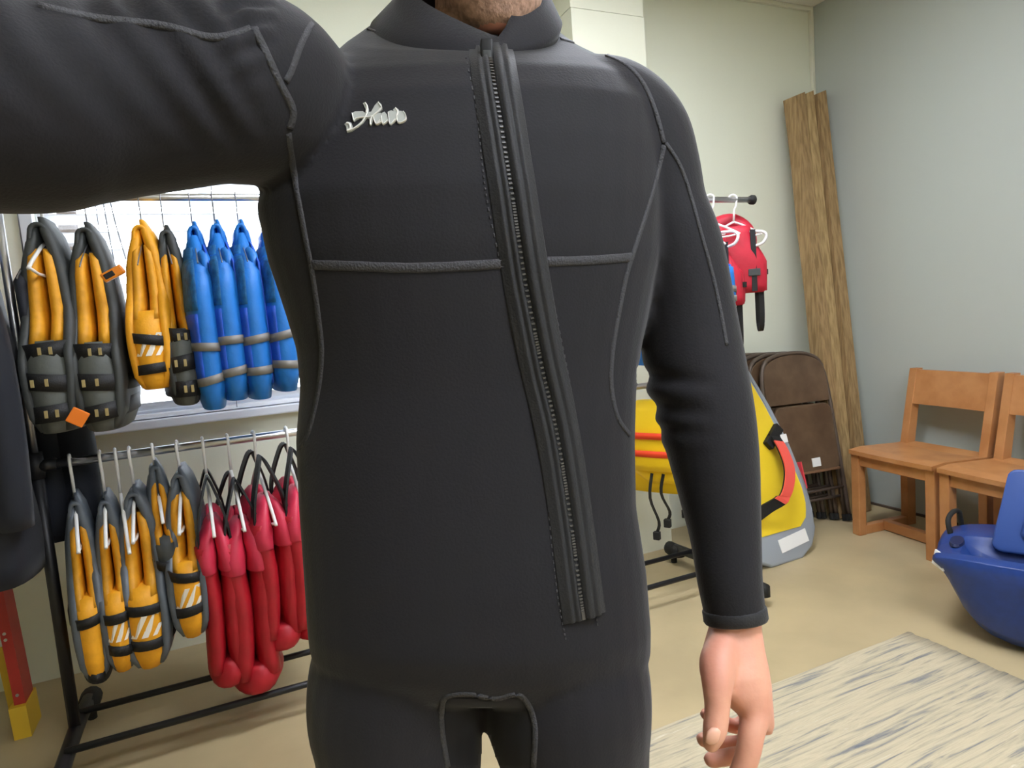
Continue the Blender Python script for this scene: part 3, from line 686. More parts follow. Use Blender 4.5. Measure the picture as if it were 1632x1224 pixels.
# ------------------------------------------------------------------ wooden chairs by the right wall
def wood_chair(lab):
    t = thing('wooden_chair', lab, 'chair', (0, 0, 0)); D_, Wd = .40, .45
    for s in (0, 1):
        y = -s*(Wd-.045)
        bm = NB(); box(bm, (0, y-.0225, 0), (.045, y+.0225, .425), .004); obj('front_leg', bm, 'oak', t)
        bm = NB(); prism(bm, [Vector((D_-.085, y-.02, .0)), Vector((D_-.03, y-.02, 0)), Vector((D_-.035, y-.02, .42)), Vector((D_+.03, y-.02, .80)), Vector((D_-.012, y-.02, .80)), Vector((D_-.085, y-.02, .42))], Vector((0, .04, 0)), bev=.003); obj('back_post', bm, 'oak', t)
        bm = NB(); box(bm, (.04, y-.018, .0), (D_-.05, y+.018, .045), .004); obj('floor_runner', bm, 'oak', t)
        bm = NB(); box(bm, (.04, y-.016, .355), (D_-.05, y+.016, .41), .003); obj('side_apron', bm, 'oak', t)
    bm = NB(); box(bm, (.008, -(Wd-.065), .355), (.034, -.02, .412), .003); obj('front_apron', bm, 'oak', t)
    bm = NB(); box(bm, (.16, -(Wd-.055), .004), (.20, -.01, .05), .004); obj('stretcher', bm, 'oak', t)
    bm = NB(); secs = []
    for k in range(11):
        q = k/10; y = .022-q*(Wd-.001); dz = -.008*math.sin(q*PI)
        secs.append([Vector((-.012, y, .412+dz*.3)), Vector((-.012, y, .432+dz*.3)), Vector((.06, y, .440+dz)), Vector((.30, y, .428+dz)), Vector((D_-.03, y, .432)), Vector((D_-.03, y, .412))])
    loft(bm, secs); obj('seat', bm, 'oak', t)
    bm = NB(); secs = []
    for k in range(9):
        q = k/8; y = -.018-q*(Wd-.082); bx = .008*math.sin(q*PI)
        secs.append([Vector((D_-.042+bx, y, .625)), Vector((D_-.02+bx, y, .625)), Vector((D_+.012+bx, y, .793)), Vector((D_-.010+bx, y, .793))])
    loft(bm, secs); obj('back_slat', bm, 'oak', t)
    return t
wc = wood_chair('light wooden chair with open back, nearer the timbers in the corner'); wc.location = (2.785, 2.235, 0); wc.rotation_euler.z = math.radians(-6)
wc2 = copy_tree(wc); wc2['label'] = 'light wooden chair behind the blue kayak, cut by the right edge'; wc2.location = (2.735, 1.765, 0)

# ------------------------------------------------------------------ blue plastic kayak
KA = math.atan2(-.90, .44)
t = thing('kayak', 'small blue plastic kayak on the floor before the wooden chairs', 'kayak', (2.285, 1.50, 0), KA)
stx = [0, .012, .04, .08, .13, .20, .30, .42, .60, .85, 1.2]
hwid = [.135, .160, .182, .200, .214, .226, .236, .242, .245, .243, .23]
ztop = [.262, .280, .292, .300, .304, .306, .308, .310, .310, .308, .305]
zbot = [.205, .145, .085, .048, .024, .010, .003, .0, .0, .0, .0]
bm = NB(); secs = []
for x, w, zt, zb in zip(stx, hwid, ztop, zbot):
    s = []
    for (a, b) in ((-1, 1), (-1.03, .9), (-.98, .74), (-.92, .45), (-.82, .16), (-.62, .02), (-.2, 0), (.2, 0), (.62, .02), (.82, .16), (.92, .45), (.98, .74), (1.03, .9), (1, 1)):
        s.append(Vector((x+.07*(1-b)*max(0, 1-x/.3), a*w, zb+(zt-zb)*b)))
    depth = 0 if x < .09 else min(.17, (x-.07)*1.5)
    s += [Vector((x, w*.82, zt+.012)), Vector((x, w*.1, zt+.012)), Vector((x, w*.0-.01, zt-depth*.4)), Vector((x, -w*.05-.02, zt-depth)), Vector((x, -w*.62, zt-depth)), Vector((x, -w*.74, zt-depth*.3)), Vector((x, -w*.82, zt+.008))]
    secs.append(s)
loft(bm, secs); hull = obj('hull', bm, 'kayak_blue', t, True)
hull.modifiers.new('b', 'BEVEL').width = .008; hull.modifiers['b'].segments = 2; hull.modifiers['b'].limit_method = 'ANGLE'
bm = NB(); slab(bm, [(.300, .062, -.03, .022, .055), (.309, .062, -.03, .020, .05)], 18, 2.2); obj('hatch_recess', bm, 'kayak_dark', t)
bm = NB(); box(bm, (-.003, -.04, -.026), (.004, .04, .026), .003, T=Matrix.Translation((.022, -.130, .262)) @ Matrix.Rotation(.55, 4, 'Z') @ Matrix.Rotation(.25, 4, 'Y')); obj('bow_label', bm, 'label_white', t)
bm = NB(); tube(bm, spline([(.035, .06, .29), (.025, .07, .345), (.035, .12, .365), (.05, .16, .355), (.055, .17, .30)], 5), .009, 8); obj('bow_handle', bm, 'black_rubber', t, True)
for x in (.27, .31):
    bm = NB(); tube(bm, [(x, -.230, .245), (x, -.246, .245)], [.014, .012], 10); obj('scupper_plug', bm, 'kayak_dark' if x > .3 else 'kayak_lid', t)
LT = Matrix.Translation((.165, -.02, .305)) @ Matrix.Rotation(math.radians(-16), 4, 'X')
bm = NB(); L = []
for cx, cz, a0 in ((.42, .245, 0), (.065, .245, 90), (.025, .02, 180), (.45, .02, 270)):
    for k in range(5): A = math.radians(a0+k*22.5); L.append(Vector((cx+.03*math.cos(A), 0, cz+.03*math.sin(A)-.01)))
prism(bm, L, Vector((0, .028, 0)), T=LT, bev=.008); lid = obj('seat_lid', bm, 'kayak_lid', t, True)
bm = NB(); L2 = [Vector(((p.x-.24)*.72+.25, -.008, (p.z-.12)*.68+.125)) for p in L]; L3 = [Vector(((p.x-.24)*.62+.25, -.008, (p.z-.12)*.56+.125)) for p in L]
loft(bm, [[LT@q for q in L2], [LT@(q+Vector((0, .012, 0))) for q in L2], [LT@(q+Vector((0, .012, 0))) for q in L3], [LT@q for q in L3]], closed=True); obj('moulded_rim', bm, 'kayak_lid', lid, True)
for z in (.095, .155):
    bm = NB(); box(bm, (.17, -.0015, z-.011), (.25, .006, z+.011), .003, T=LT); obj('slot', bm, 'kayak_dark', lid)

# ------------------------------------------------------------------ woven rug: one thin body with uneven strands proud of it
bm = NB(); x0, x1, y0, y1 = .80, 2.085, .10, 1.478
N = 92; secs = []
for k in range(N+1):
    y = lerp(y0, y1, k/N); zz = .007+.0025*(k % 2)+.001*math.sin(k*1.9)
    e = .018*noise.noise(Vector((k*.35, 3, 0)))
    row = []
    for j in range(15):
        x = lerp(x0-e*.5, x1+e, j/14); row.append(Vector((x, y+.004*noise.noise(Vector((x*3, k*.2, 1))), zz+.0015*noise.noise(Vector((x*6, k*.9, 7))))))
    secs.append(row)
vt = [[bm.verts.new(p) for p in r] for r in secs]; vb = [[bm.verts.new((p.x, p.y, .001)) for p in (r[0], r[-1])] for r in secs]
for a, b in zip(vt, vt[1:]):
    for j in range(14): bm.faces.new((a[j], a[j+1], b[j+1], b[j]))
for k in range(N):
    bm.faces.new((vt[k][0], vt[k+1][0], vb[k+1][0], vb[k][0])); bm.faces.new((vt[k][-1], vb[k][1], vb[k+1][1], vt[k+1][-1])); bm.faces.new((vb[k][0], vb[k+1][0], vb[k+1][1], vb[k][1]))
tag(obj('rug', bm, 'rug_weave', smooth=True), 'woven beige rug with grey and navy streaks on the concrete floor', 'rug')

# ------------------------------------------------------------------ the man
DG = bpy.context.evaluated_depsgraph_get
UP = Vector((0, 0, 1)); FWH = Vector((math.sin(YAW), math.cos(YAW), 0))
def torso(bm, e):
    """sections (v, left u, right u, depth, half front-back)"""
    # (v, left u, right u, depth at the left edge, depth at the right edge, half front-back, drop of the front edge)
    T_ = [(1085, 640, 930, .695, .705, .045, 0), (1078, 560, 990, .69, .71, .070, 0), (1062, 515, 1020, .685, .71, .086, 0), (1030, 493, 1035, .68, .712, .098, 0), (990, 489, 1034, .678, .714, .108, 0), (900, 483, 1026, .675, .715, .108, 0), (800, 475, 1010, .672, .718, .105, 0),
          (700, 470, 1008, .67, .72, .103, 0), (620, 476, 1009, .668, .725, .104, 0), (560, 470, 1015, .665, .73, .108, 0), (500, 451, 1026, .66, .735, .112, 0), (420, 423, 1042, .65, .74, .116, 0), (340, 405, 1046, .642, .745, .116, .002), (260, 420, 1046, .648, .75, .113, .005),
          (190, 455, 1040, .650, .755, .104, .010), (135, 482, 1008, .658, .755, .092, .020), (98, 510, 965, .67, .75, .080, .032), (68, 548, 915, .68, .745, .070, .043), (46, 585, 888, .70, .74, .060, .052)]
    secs = []
    for v, a, b, d1, d2, t, k in T_:
        L = C(a, v, d1); R = C(b, v, d2); h = (R-L)/2*.985; h = h+h.normalized()*e; c = (L+R)/2
        f = dn.cross(h).normalized(); f = f if f.dot(fw) > 0 else -f
        secs.append(ring(c, h, f*(t+e)-dn*k, 40, 2.35))
    loft(bm, secs)
def limb(bm, L, e, n=24, amp=0, k=5):
    P = spline([Vector(l[0]) for l in L], k); R = spline([Vector((l[1], 0, 0)) for l in L], k); fr = frames(P); secs = []
    for i, (p, r, f) in enumerate(zip(P, R, fr)):
        rr = r.x+e; s = []
        for j in range(n):
            A = 2*PI*j/n; w = 1
            if amp:
                o_ = f[0]*math.cos(A)+f[1]*math.sin(A); up_ = -o_.dot(dn); fr_ = -o_.dot(fw); ph = i*1.75-3.2*math.atan2(fr_, up_)
                w = 1+amp*(.15+.5*math.sin(ph))*max(0, min(1, .55+up_*.7))*(.6+.4*math.sin(i*.61+1))
            s.append(p+(f[0]*math.cos(A)+f[1]*math.sin(A))*rr*w)
        secs.append(s)
    loft(bm, secs)
PXM = lambda px, d: px*d/F_
def left_arm(bm, e):
    L = [(915, 190, 90, .735), (965, 192, 94, .735), (1008, 222, 90, .735), (1030, 275, 84, .735), (1046, 335, 79, .735), (1072, 400, 78, .735), (1093, 500, 77, .735), (1106, 580, 79, .73), (1124, 660, 76, .72), (1139, 740, 69, .71), (1155, 850, 56, .695), (1162, 920, 51, .685), (1172, 986, 47, .68)]
    limb(bm, [(C(u, v, d), PXM(r, d)) for u, v, r, d in L], e)
def right_arm(bm, e, hand=False):
    L = [(560, 188, 52, .70), (510, 172, 84, .672), (462, 156, 116, .632), (412, 146, 142, .590), (335, 138, 151, .548), (250, 153, 147, .522), (180, 161, 149, .503), (100, 166, 158, .480), (0, 166, 171, .450)]
    L = [(C(u, v, d), PXM(r, d)) for u, v, r, d in L]+[(CM(-.445, -.165, .350), .066), (CM(-.478, -.145, .295), .063), (CM(-.42, -.11, .20), .054), (CM(-.30, -.06, .12), .038), (CM(-.26, -.045, .09), .032)]
    if hand: L += [(CM(-.22, -.03, .05), .030)]
    limb(bm, L, e, 28)
HIPL = C(905, 1090, .70); HIPR = C(640, 1090, .70)
def leg(bm, side, e, foot=False):
    if side > 0: pts = [(C(850, 940, .70), .070), (C(880, 1000, .703), .082), (C(897, 1060, .703), .0895), (C(904, 1120, .70), .090), (C(912, 1175, .70), .0842), (C(919, 1224, .70), .0765), (C(918, 1300, .70), .0725)]; fx = .045
    else: pts = [(C(690, 940, .695), .070), (C(658, 1000, .695), .084), (C(638, 1060, .697), .0925), (C(632, 1120, .70), .0930), (C(637, 1175, .70), .0885), (C(640, 1224, .70), .0855*1.0), (C(640, 1300, .70), .078)]; fx = -.03
    a = pts[-1][0]; base = Vector((a.x+fx*.4, a.y+.03, 0))
    pts += [(Vector((lerp(a.x, base.x, .3), lerp(a.y, base.y, .3), .49)), .060), (Vector((base.x, base.y+.01, .34)), .057), (Vector((base.x, base.y+.015, .18)), .042), (Vector((base.x, base.y+.01, .10)), .038)]
    if foot: pts += [(Vector((base.x, base.y+.005, .045)), .036)]
    limb(bm, pts, e)
    return base
def blob(bm, pts, n=12, k=4):
    pts = list(pts); (p, r), q = pts[-1], pts[-2][0]; d = (p-q).normalized()
    limb(bm, pts+[(p+d*r*.45, r*.82), (p+d*r*.8, r*.45)], 0, n, 0, k)
# left hand: palm plus five fingers
def hand_left(bm):
    secs = []
    for (u, v, d, a, b) in ((1171, 960, .682, .026, .022), (1172, 1000, .680, .0262, .023), (1170, 1030, .676, .030, .028), (1170, 1060, .672, .0335, .034), (1174, 1085, .672, .033, .038), (1185, 1110, .675, .0255, .041), (1199, 1132, .682, .0165, .040), (1204, 1146, .684, .010, .036)):
        secs.append(ring(C(u, v, d), rt*a, fw*b, 20, 2.2))
    loft(bm, secs)
    F = [[(1178, 1078, .668, .0150), (1202, 1128, .650, .0142), (1197, 1172, .638, .0128), (1188, 1214, .634, .0118), (1170, 1248, .634, .0100), (1148, 1272, .636, .0082)],
         [(1185, 1090, .672, .013), (1206, 1136, .675, .0118), (1203, 1170, .672, .0102), (1194, 1200, .668, .010), (1162, 1206, .668, .0090), (1132, 1211, .668, .0080)],
         [(1185, 1090, .698, .012), (1204, 1128, .702, .0112), (1200, 1160, .700, .0098), (1188, 1184, .698, .0095), (1150, 1186, .698, .0088), (1119, 1178, .698, .0078)],
         [(1182, 1085, .718, .011), (1198, 1118, .724, .0102), (1192, 1140, .724, .0090), (1178, 1158, .722, .0085), (1150, 1150, .722, .0080), (1124, 1138, .722, .0070)]]
    for f in F: blob(bm, [(C(u, v, d), r) for u, v, d, r in f])
    blob(bm, [(C(u, v, d), r) for u, v, d, r in ((1156, 1022, .668, .016), (1144, 1056, .650, .0185), (1143, 1090, .636, .0152), (1143, 1130, .628, .0122), (1139, 1165, .622, .0118), (1132, 1188, .620, .0080))])
    blob(bm, [(C(u, v, d), r) for u, v, d, r in ((1150, 1050, .660, .016), (1168, 1085, .650, .013), (1186, 1112, .650, .012))])
def hand_right(bm):
    # grips level beside the lens, outside the view
    a = CM(-.25, -.04, .08); b = CM(-.17, -.01, .01)
    ax = (b-a).normalized(); sd = UP; nn = ax.cross(sd).normalized()
    secs = [ring(a+ax*q, sd*w, nn*h, 16, 2.2) for q, w, h in ((-.02, .026, .022), (.03, .034, .02), (.07, .042, .017), (.105, .040, .014))]
    loft(bm, secs)
    for i, (o, l) in enumerate(((.030, .072), (.010, .080), (-.011, .075), (-.031, .058))):
        s = a+ax*.085+sd*o
        blob(bm, [(s, .010), (s+ax*l*.5, .0092), (s+ax*l*.8+nn*.018*1, .0085), (s+ax*l*.75+nn*.042, .0072)])
    s = a+ax*.02+sd*.028
    blob(bm, [(s, .015), (s+ax*.03+sd*.022+nn*.01, .0125), (s+ax*.062+sd*.026+nn*.022, .0105), (s+ax*.085+sd*.022+nn*.03, .008)])
def head(bm):
    # neck and head; the face looks down at the camera
    limb(bm, [(C(765, 90, .735), .058), (C(776, 40, .735), .059), (C(778, -20, .735), .060), (C(780, -70, .735), .062)], 0)
    c = C(776, -122, .722); fx = rt; u = (UP*.98-fw*.12).normalized(); fr = u.cross(fx).normalized()*1.0
    if fr.dot(fw) > 0: fr = -fr
    prof_ = [(-.132, .020, .030, .052), (-.120, .038, .045, .047), (-.100, .052, .062, .035), (-.07, .061, .077, .022), (-.035, .067, .084, .012), (0, .072, .09, .004), (.04, .075, .095, -.002), (.08, .071, .090, -.008), (.105, .055, .07, -.012), (.12, .025, .035, -.014)]
    loft(bm, [ring(c+u*z+fr*o, fx*w, fr*d, 24, 2.2) for z, w, d, o in prof_])
    blob(bm, [(c+u*.02+fr*.092, .009), (c+u*-.005+fr*.103, .011), (c+u*-.022+fr*.108, .0125), (c+u*-.03+fr*.096, .010)], 10)
    for s in (-1, 1):
        blob(bm, [(c+fx*s*.072+u*.028-fr*.005, .010), (c+fx*s*.078+u*.012-fr*.012, .015), (c+fx*s*.077-u*.012-fr*.008, .012), (c+fx*s*.072-u*.032, .008)], 10)
        blob(bm, [(c+fx*s*.014-u*.03+fr*.094, .007), (c+fx*s*.006-u*.03+fr*.096, .006)], 8)
    for zz in (-.058, -.068): blob(bm, [(c-fx*.022+u*zz+fr*.088, .004), (c+u*zz+fr*.096, .0075), (c+fx*.022+u*zz+fr*.088, .004)], 8)
    return c, fx, u, fr
def remesh(bm, name, vox, smooth):
    bmesh.ops.recalc_face_normals(bm, faces=bm.faces)
    me = bpy.data.meshes.new(name); bm.to_mesh(me); bm.free()
    o = bpy.data.objects.new(name, me); COL.objects.link(o)
    r = o.modifiers.new('r', 'REMESH'); r.mode = 'VOXEL'; r.voxel_size = vox
    s = o.modifiers.new('s', 'SMOOTH'); s.factor = .5; s.iterations = smooth
    dg = DG(); dg.update(); m2 = bpy.data.meshes.new_from_object(o.evaluated_get(dg))
    COL.objects.unlink(o); bpy.data.objects.remove(o); bpy.data.meshes.remove(me)
    return m2
feet = C(780, 1300, .70)
man = thing('person', 'man in a black full-length wetsuit, right arm raised toward the camera, left arm hanging', 'person', (feet.x, feet.y, 0))
MI = man.matrix_basis.inverted()
def pm(name, me, m, parent=None, smooth=True, label=None):
    """mesh given in world space -> child of the man"""
    if isinstance(me, bmesh.types.BMesh):
        for v in me.verts: v.co = v.co-man.location
    else: me.transform(Matrix.Translation(-man.location))
    return obj(name, me, m, parent if parent is not None else man, smooth, label)
bm = NB(); torso(bm, -.010); left_arm(bm, -.010); right_arm(bm, -.010, True); hand_left(bm); hand_right(bm)
HC_, HX, HU, HF = head(bm)
for s in (1, -1):
    b = leg(bm, s, -.010, True)
    toe = -FWH
    side = Vector((toe.y, -toe.x, 0))
    loft(bm, [ring(b+toe*q+Vector((0, 0, h)), side*w, UP*h, 16, 2.6) for q, w, h in ((-.055, .026, .03), (-.02, .034, .042), (.05, .038, .040), (.11, .044, .026), (.16, .046, .018), (.185, .040, .014))])
    for k in range(5):
        o = (k-2)*.0185; l = .035-.003*abs(k-(1 if s > 0 else 3))
        blob(bm, [(b+toe*.17+side*o+UP*.013, .0105), (b+toe*(.185+l*.5)+side*o+UP*.012, .0105), (b+toe*(.185+l)+side*o+UP*.010, .008)], 8, 3)
bme = remesh(bm, 'body', .0034, 4)
body = pm('body', bme, ['skin', 'stubble_skin'])
for p in bme.polygons:
    q = p.center+man.location-HC_; z = q.dot(HU); y = q.dot(HF)
    if -.126 < z < -.035 and y > -.02+(-.035-z)*.25 and not (z > -.05 and abs(q.dot(HX)) < .02): p.material_index = 1
bm = NB(); torso(bm, 0); left_arm(bm, 0); right_arm(bm, 0)
for s in (1, -1): leg(bm, s, 0)
sme = remesh(bm, 'wetsuit', .0042, 7)
# cloth folds: diagonal creases over the raised upper arm, short creases inside the left elbow
NRM = [v.normal.copy() for v in sme.vertices]; COS = [v.co.copy() for v in sme.vertices]
for i_, nv in enumerate(NRM):
    q = COS[i_]-EYE; d = q.dot(fw)
    if d < .12: continue
    x, y = q.dot(rt), q.dot(dn); u_ = 816+x/d*F_; v_ = 612+y/d*F_
    if u_ < 440 and v_ < 345 and d < .72:
        m_ = max(0, min(1, (215-v_+.12*u_)/110))*max(0, min(1, (440-u_)/70)); ph = (x-.62*y)/.0300*2*PI+2.2*noise.noise(Vector((x*12, y*12, 3)))
        COS[i_] += nv*m_*.0032*math.sin(ph)*(.6+.7*noise.noise(Vector((x*25, y*9, 8))))
        m2_ = max(0, 1-abs(u_-395)/60)*max(0, min(1, (150-v_)/90)); COS[i_] += nv*m2_*.003*math.sin((x+.9*y)/.020*2*PI)
    elif u_ > 1015 and 560 < v_ < 720:
        m_ = max(0, min(1, (1150-u_)/90))
        for vc, w, am in ((600, 12, .0045), (648, 11, .004), (680, 10, .0025)):
            e_ = (v_-vc-.10*(u_-1040))/w; COS[i_] -= nv*m_*am*math.exp(-e_*e_)
            e_ = (v_-vc-22-.10*(u_-1040))/w; COS[i_] += nv*m_*am*.6*math.exp(-e_*e_)
sme.vertices.foreach_set('co', [c for p in COS for c in p])
sme.update()
bv_bm = NB(); bv_bm.from_mesh(sme); BV = BVHTree.FromBMesh(bv_bm)
suit = pm('wetsuit', sme, 'neoprene')
# head details (out of frame)
for s in (-1, 1):
    bm = NB(); bmesh.ops.create_uvsphere(bm, u_segments=16, v_segments=10, radius=.012, matrix=Matrix.Translation(HC_+HX*s*.031+HU*.012+HF*.083)); e = pm('eye', bm, 'eye_white')
    bm = NB(); bmesh.ops.create_uvsphere(bm, u_segments=12, v_segments=8, radius=.0055, matrix=Matrix.Translation(HC_+HX*s*.031+HU*.011+HF*.0915)); pm('iris', bm, 'hair', e)
    bm = NB(); tube(bm, spline([HC_+HX*s*.012+HU*.032+HF*.095, HC_+HX*s*.032+HU*.038+HF*.092, HC_+HX*s*.052+HU*.032+HF*.08], 4), .0045, 8); pm('eyebrow', bm, 'hair')
bm = NB()
loft(bm, [ring(HC_+HU*z+HF*o, HX*w, HF*d, 24, 2.2) for z, w, d, o in ((.0, .074, .055, -.042), (.04, .079, .075, -.030), (.07, .077, .094, -.012), (.10, .063, .080, -.014), (.122, .035, .046, -.016), (.128, .01, .014, -.016))]); pm('hair', bm, 'hair')
# thumbnail
bm = NB(); loft(bm, [ring(C(u, v, d), rt*a, fw*.002, 10) for u, v, d, a in ((1139, 1160, .6105, .003), (1138, 1166, .6098, .0065), (1136, 1175, .6095, .0070), (1134, 1183, .6105, .0058), (1133, 1186, .612, .002))]); pm('thumbnail', bm, 'nail')

# ---- wetsuit details laid on its surface
def hit(u, v):
    d = ray(u, v).normalized(); r = BV.ray_cast(EYE, d)
    return (r[0], r[1]) if r[0] is not None else (None, None)
def surf_path(px, k=6):
    P = spline([Vector((u, v, 0)) for u, v in px], k); out = []
    for p in P:
        a, n = hit(p.x, p.y)
        if a is not None:
            if n.dot(a-EYE) > 0: n = -n
            out.append((a, n))
    return out
def smooth_path(sp, it=2):
    for _ in range(it):
        q = list(sp)
        for i in range(1, len(sp)-1): q[i] = ((sp[i-1][0]+sp[i][0]*2+sp[i+1][0])/4, (sp[i-1][1]+sp[i][1]+sp[i+1][1]).normalized())
        sp = q
    return sp
def sweep(bm, sp, profile):
    """profile: (lateral, height) pairs; swept over the surface path as a closed thin strip"""
    n = len(sp); secs = []
    for i, (p, nn) in enumerate(sp):
        t = (sp[min(i+1, n-1)][0]-sp[max(i-1, 0)][0]).normalized(); lat = t.cross(nn).normalized()
        if lat.dot(rt) < 0 and abs(t.dot(dn)) > .3: lat = -lat
        top = [p+lat*a+nn*h for a, h in profile]; bot = [p+lat*a-nn*.002 for a, h in reversed(profile)]
        secs.append(top+bot)
    loft(bm, secs)
def seam(px, w=.0055, h=.0016, k=6, m='seam_thread', name='seam'):
    runs = [[]]
    for q in surf_path(px, k):
        if runs[-1] and abs((q[0]-runs[-1][-1][0]).dot(fw)) > .022: runs.append([])
        runs[-1].append(q)
    for sp in runs:
      if len(sp) < 4: continue
      sp = smooth_path(sp)
      bm = NB(); sweep(bm, sp, [(-w/2, 0), (-w/3, h), (0, h*.8), (w/3, h), (w/2, 0)]); pm(name, bm, m, suit)
seam([(893, 62), (925, 72), (960, 86), (1000, 105), (1028, 138), (1047, 185), (1058, 228)])
seam([(1058, 232), (1046, 285), (1030, 340), (1012, 395), (998, 440), (986, 500), (976, 560), (974, 615), (984, 665), (1003, 692)])
seam([(1061, 228), (1083, 262), (1100, 310), (1118, 375), (1136, 440), (1150, 505), (1158, 550)], .0045)
seam([(495, 422), (560, 424), (650, 427), (740, 424), (802, 420)], .009)
seam([(866, 417), (940, 415), (1006, 410)], .009)
seam([(503, 28), (482, 65), (466, 110), (456, 130)])
seam([(405, 45), (425, 85), (445, 130), (460, 158), (468, 180), (462, 205)], .007)
seam([(460, 212), (469, 280), (478, 330), (489, 390), (497, 430), (507, 500), (513, 560), (508, 620), (492, 690), (476, 715)])
seam([(500, 30), (540, 38), (580, 45), (618, 58)], .004)
seam([(562, 18), (590, 32), (622, 58)], .004)
seam([(60, 8), (150, 28), (260, 40), (340, 60), (400, 45)], .006)
seam([(714, 1222), (705, 1170), (704, 1130), (712, 1110), (750, 1106), (790, 1114), (825, 1106), (845, 1130), (853, 1165), (850, 1222)], .006)
# cuff hem on the hanging arm
c0 = C(1172, 984, .68); ax = (C(1172, 986, .68)-C(1162, 920, .685)).normalized(); a1 = (rt-ax*rt.dot(ax)).normalized(); a2 = ax.cross(a1)
bm = NB(); o = [ring(c0+ax*q, a1*(.0315+e), a2*(.0305+e), 32) for q, e in ((-.010, .000), (-.008, .0012), (.002, .0012), (.004, 0), (.003, -.004), (-.008, -.004))]
loft(bm, o, closed=True); pm('cuff_hem', bm, 'placket', suit)
# zip: tape panel with raised ribs, dark gap, teeth, slider
ZP = [(779, 62), (783, 95), (788, 130), (797, 185), (807, 250), (816, 305), (827, 380), (838, 450), (851, 520), (865, 590), (879, 650), (891, 710), (902, 780), (912, 850), (921, 920), (927, 965), (930, 985)]
zp = smooth_path(surf_path(ZP, 8), 4)
bm = NB(); sweep(bm, zp, [(-.0215, 0), (-.0205, .0016), (-.0150, .0018), (-.0138, .0040), (-.0108, .0040), (-.0098, .0024), (-.0082, .0026), (-.0072, .0048), (-.0040, .0048), (-.0030, .0022), (.0012, .0018),
                          (.0020, .0018), (.0030, .0068), (.0085, .0070), (.0098, .0046), (.0115, .0046), (.0130, .0062), (.0165, .0058), (.0180, .0026), (.0225, .0020), (.0235, 0)]); pm('zip_placket', bm, 'placket', suit)
bm = NB(); sweep(bm, zp[2:], [(.0004, 0), (.0006, .0023), (.0026, .0023), (.0028, 0)]); pm('zip_gap', bm, 'zip_dark', suit)
bm = NB(); acc = 0
for (p, n), (q, n2) in zip(zp[8:], zp[9:]):
    L = (q-p).length; t_ = (q-p).normalized(); lat = t_.cross(n).normalized(); lat = lat if lat.dot(rt) > 0 else -lat; s_ = 0
    k = max(1, int(L/.0026))
    for j in range(k):
        c = p+t_*L*(j+.5)/k+n*.0028-lat*.0012; B = Matrix((lat, t_, n)).transposed().to_4x4(); B.translation = c
        box(bm, (-.0016, -.0008, -.0008), (.0016, .0008, .0008), 0, B)
zt = pm('zip_teeth', bm, 'zip_teeth', suit, False); zt['kind'] = 'stuff'
p, n = hit(775, 92)
B = Matrix((rt, dn, n)).transposed().to_4x4(); B.translation = p+n*.006
bm = NB(); box(bm, (-.006, -.010, -.003), (.006, .010, .003), .002, B); sl = pm('zip_slider', bm, 'zip_dark', suit)
B2 = B.copy(); bm = NB(); box(bm, (-.004, .004, .003), (.004, .018, .005), .001, B2); pm('pull_tab', bm, 'charcoal_nylon', sl)
for px in ([(742, 90), (760, 180), (768, 260), (778, 330), (800, 430), (822, 520), (840, 600), (857, 690), (870, 780), (880, 880), (890, 960), (902, 1022)],
           [(812, 85), (832, 180), (848, 290), (866, 400), (886, 500), (904, 590), (920, 680), (932, 770), (940, 850), (944, 930), (952, 1000)]):
    sp = smooth_path(surf_path(px, 14), 3); bm = NB()
    for i in range(0, len(sp)-1, 2):
        a, n = sp[i]; b, _ = sp[i+1]; t_ = (b-a).normalized(); lat = t_.cross(n).normalized(); B = Matrix((lat, t_, n)).transposed().to_4x4(); B.translation = (a+b)/2+n*.0002
        box(bm, (-.0006, -(b-a).length*.42, -.0008), (.0006, (b-a).length*.42, .0008), 0, B)
    pm('stitching', bm, 'seam_thread', suit, False)['kind'] = 'stuff'
# collar: standing band round the neck with a V at the front, left flap over right
def collar():
    bm = NB(); N = 72; V0 = .30
    rows = []
    tab = [(-PI, -95), (-1.6, -62), (-1.1, -28), (-.7, -4), (-.2, 26), (.12, 46), (.37, 60), (.50, 24), (.64, 0), (.85, -26), (1.6, -70), (PI, -95)]
    def ringpt(cx, w, cd_, dd, th, v):
        d = cd_-dd*math.cos(th); return Vector((cx+math.sin(th)*w, (v-612)/F_*d, d))
    for i in range(N):
        th = -PI+2*PI*i/N
        vb = 36+46*max(-.3, math.cos(th)); vt = prof(tab, th); k = max(.10, min(1, (vb-vt)/(vb+62)))
        B_ = ringpt(-.050, .1035, .722, .078, th, vb); T2 = ringpt(-.037, .0745, .735, .070, th, vt)
        P = B_.lerp(T2, k**.8); P.y = (vt-612)/F_*P.z; Mi = B_.lerp(P, .5); Mi.y += .004
        o = Vector((math.sin(th), 0, -math.cos(th)))
        g = lambda q: CM(q.x, q.y, q.z)
        rows.append([g(B_-o*.002+Vector((0, .014, 0))), g(B_+o*.002), g(Mi-o*.005*k), g(P), g(P-o*.0045+Vector((0, .001, 0))), g(Mi-o*(.005*k+.006)), g(B_-o*.009)])
    loft(bm, rows, closed=True); return bm
col_ = pm('collar', collar(), 'neoprene', suit)
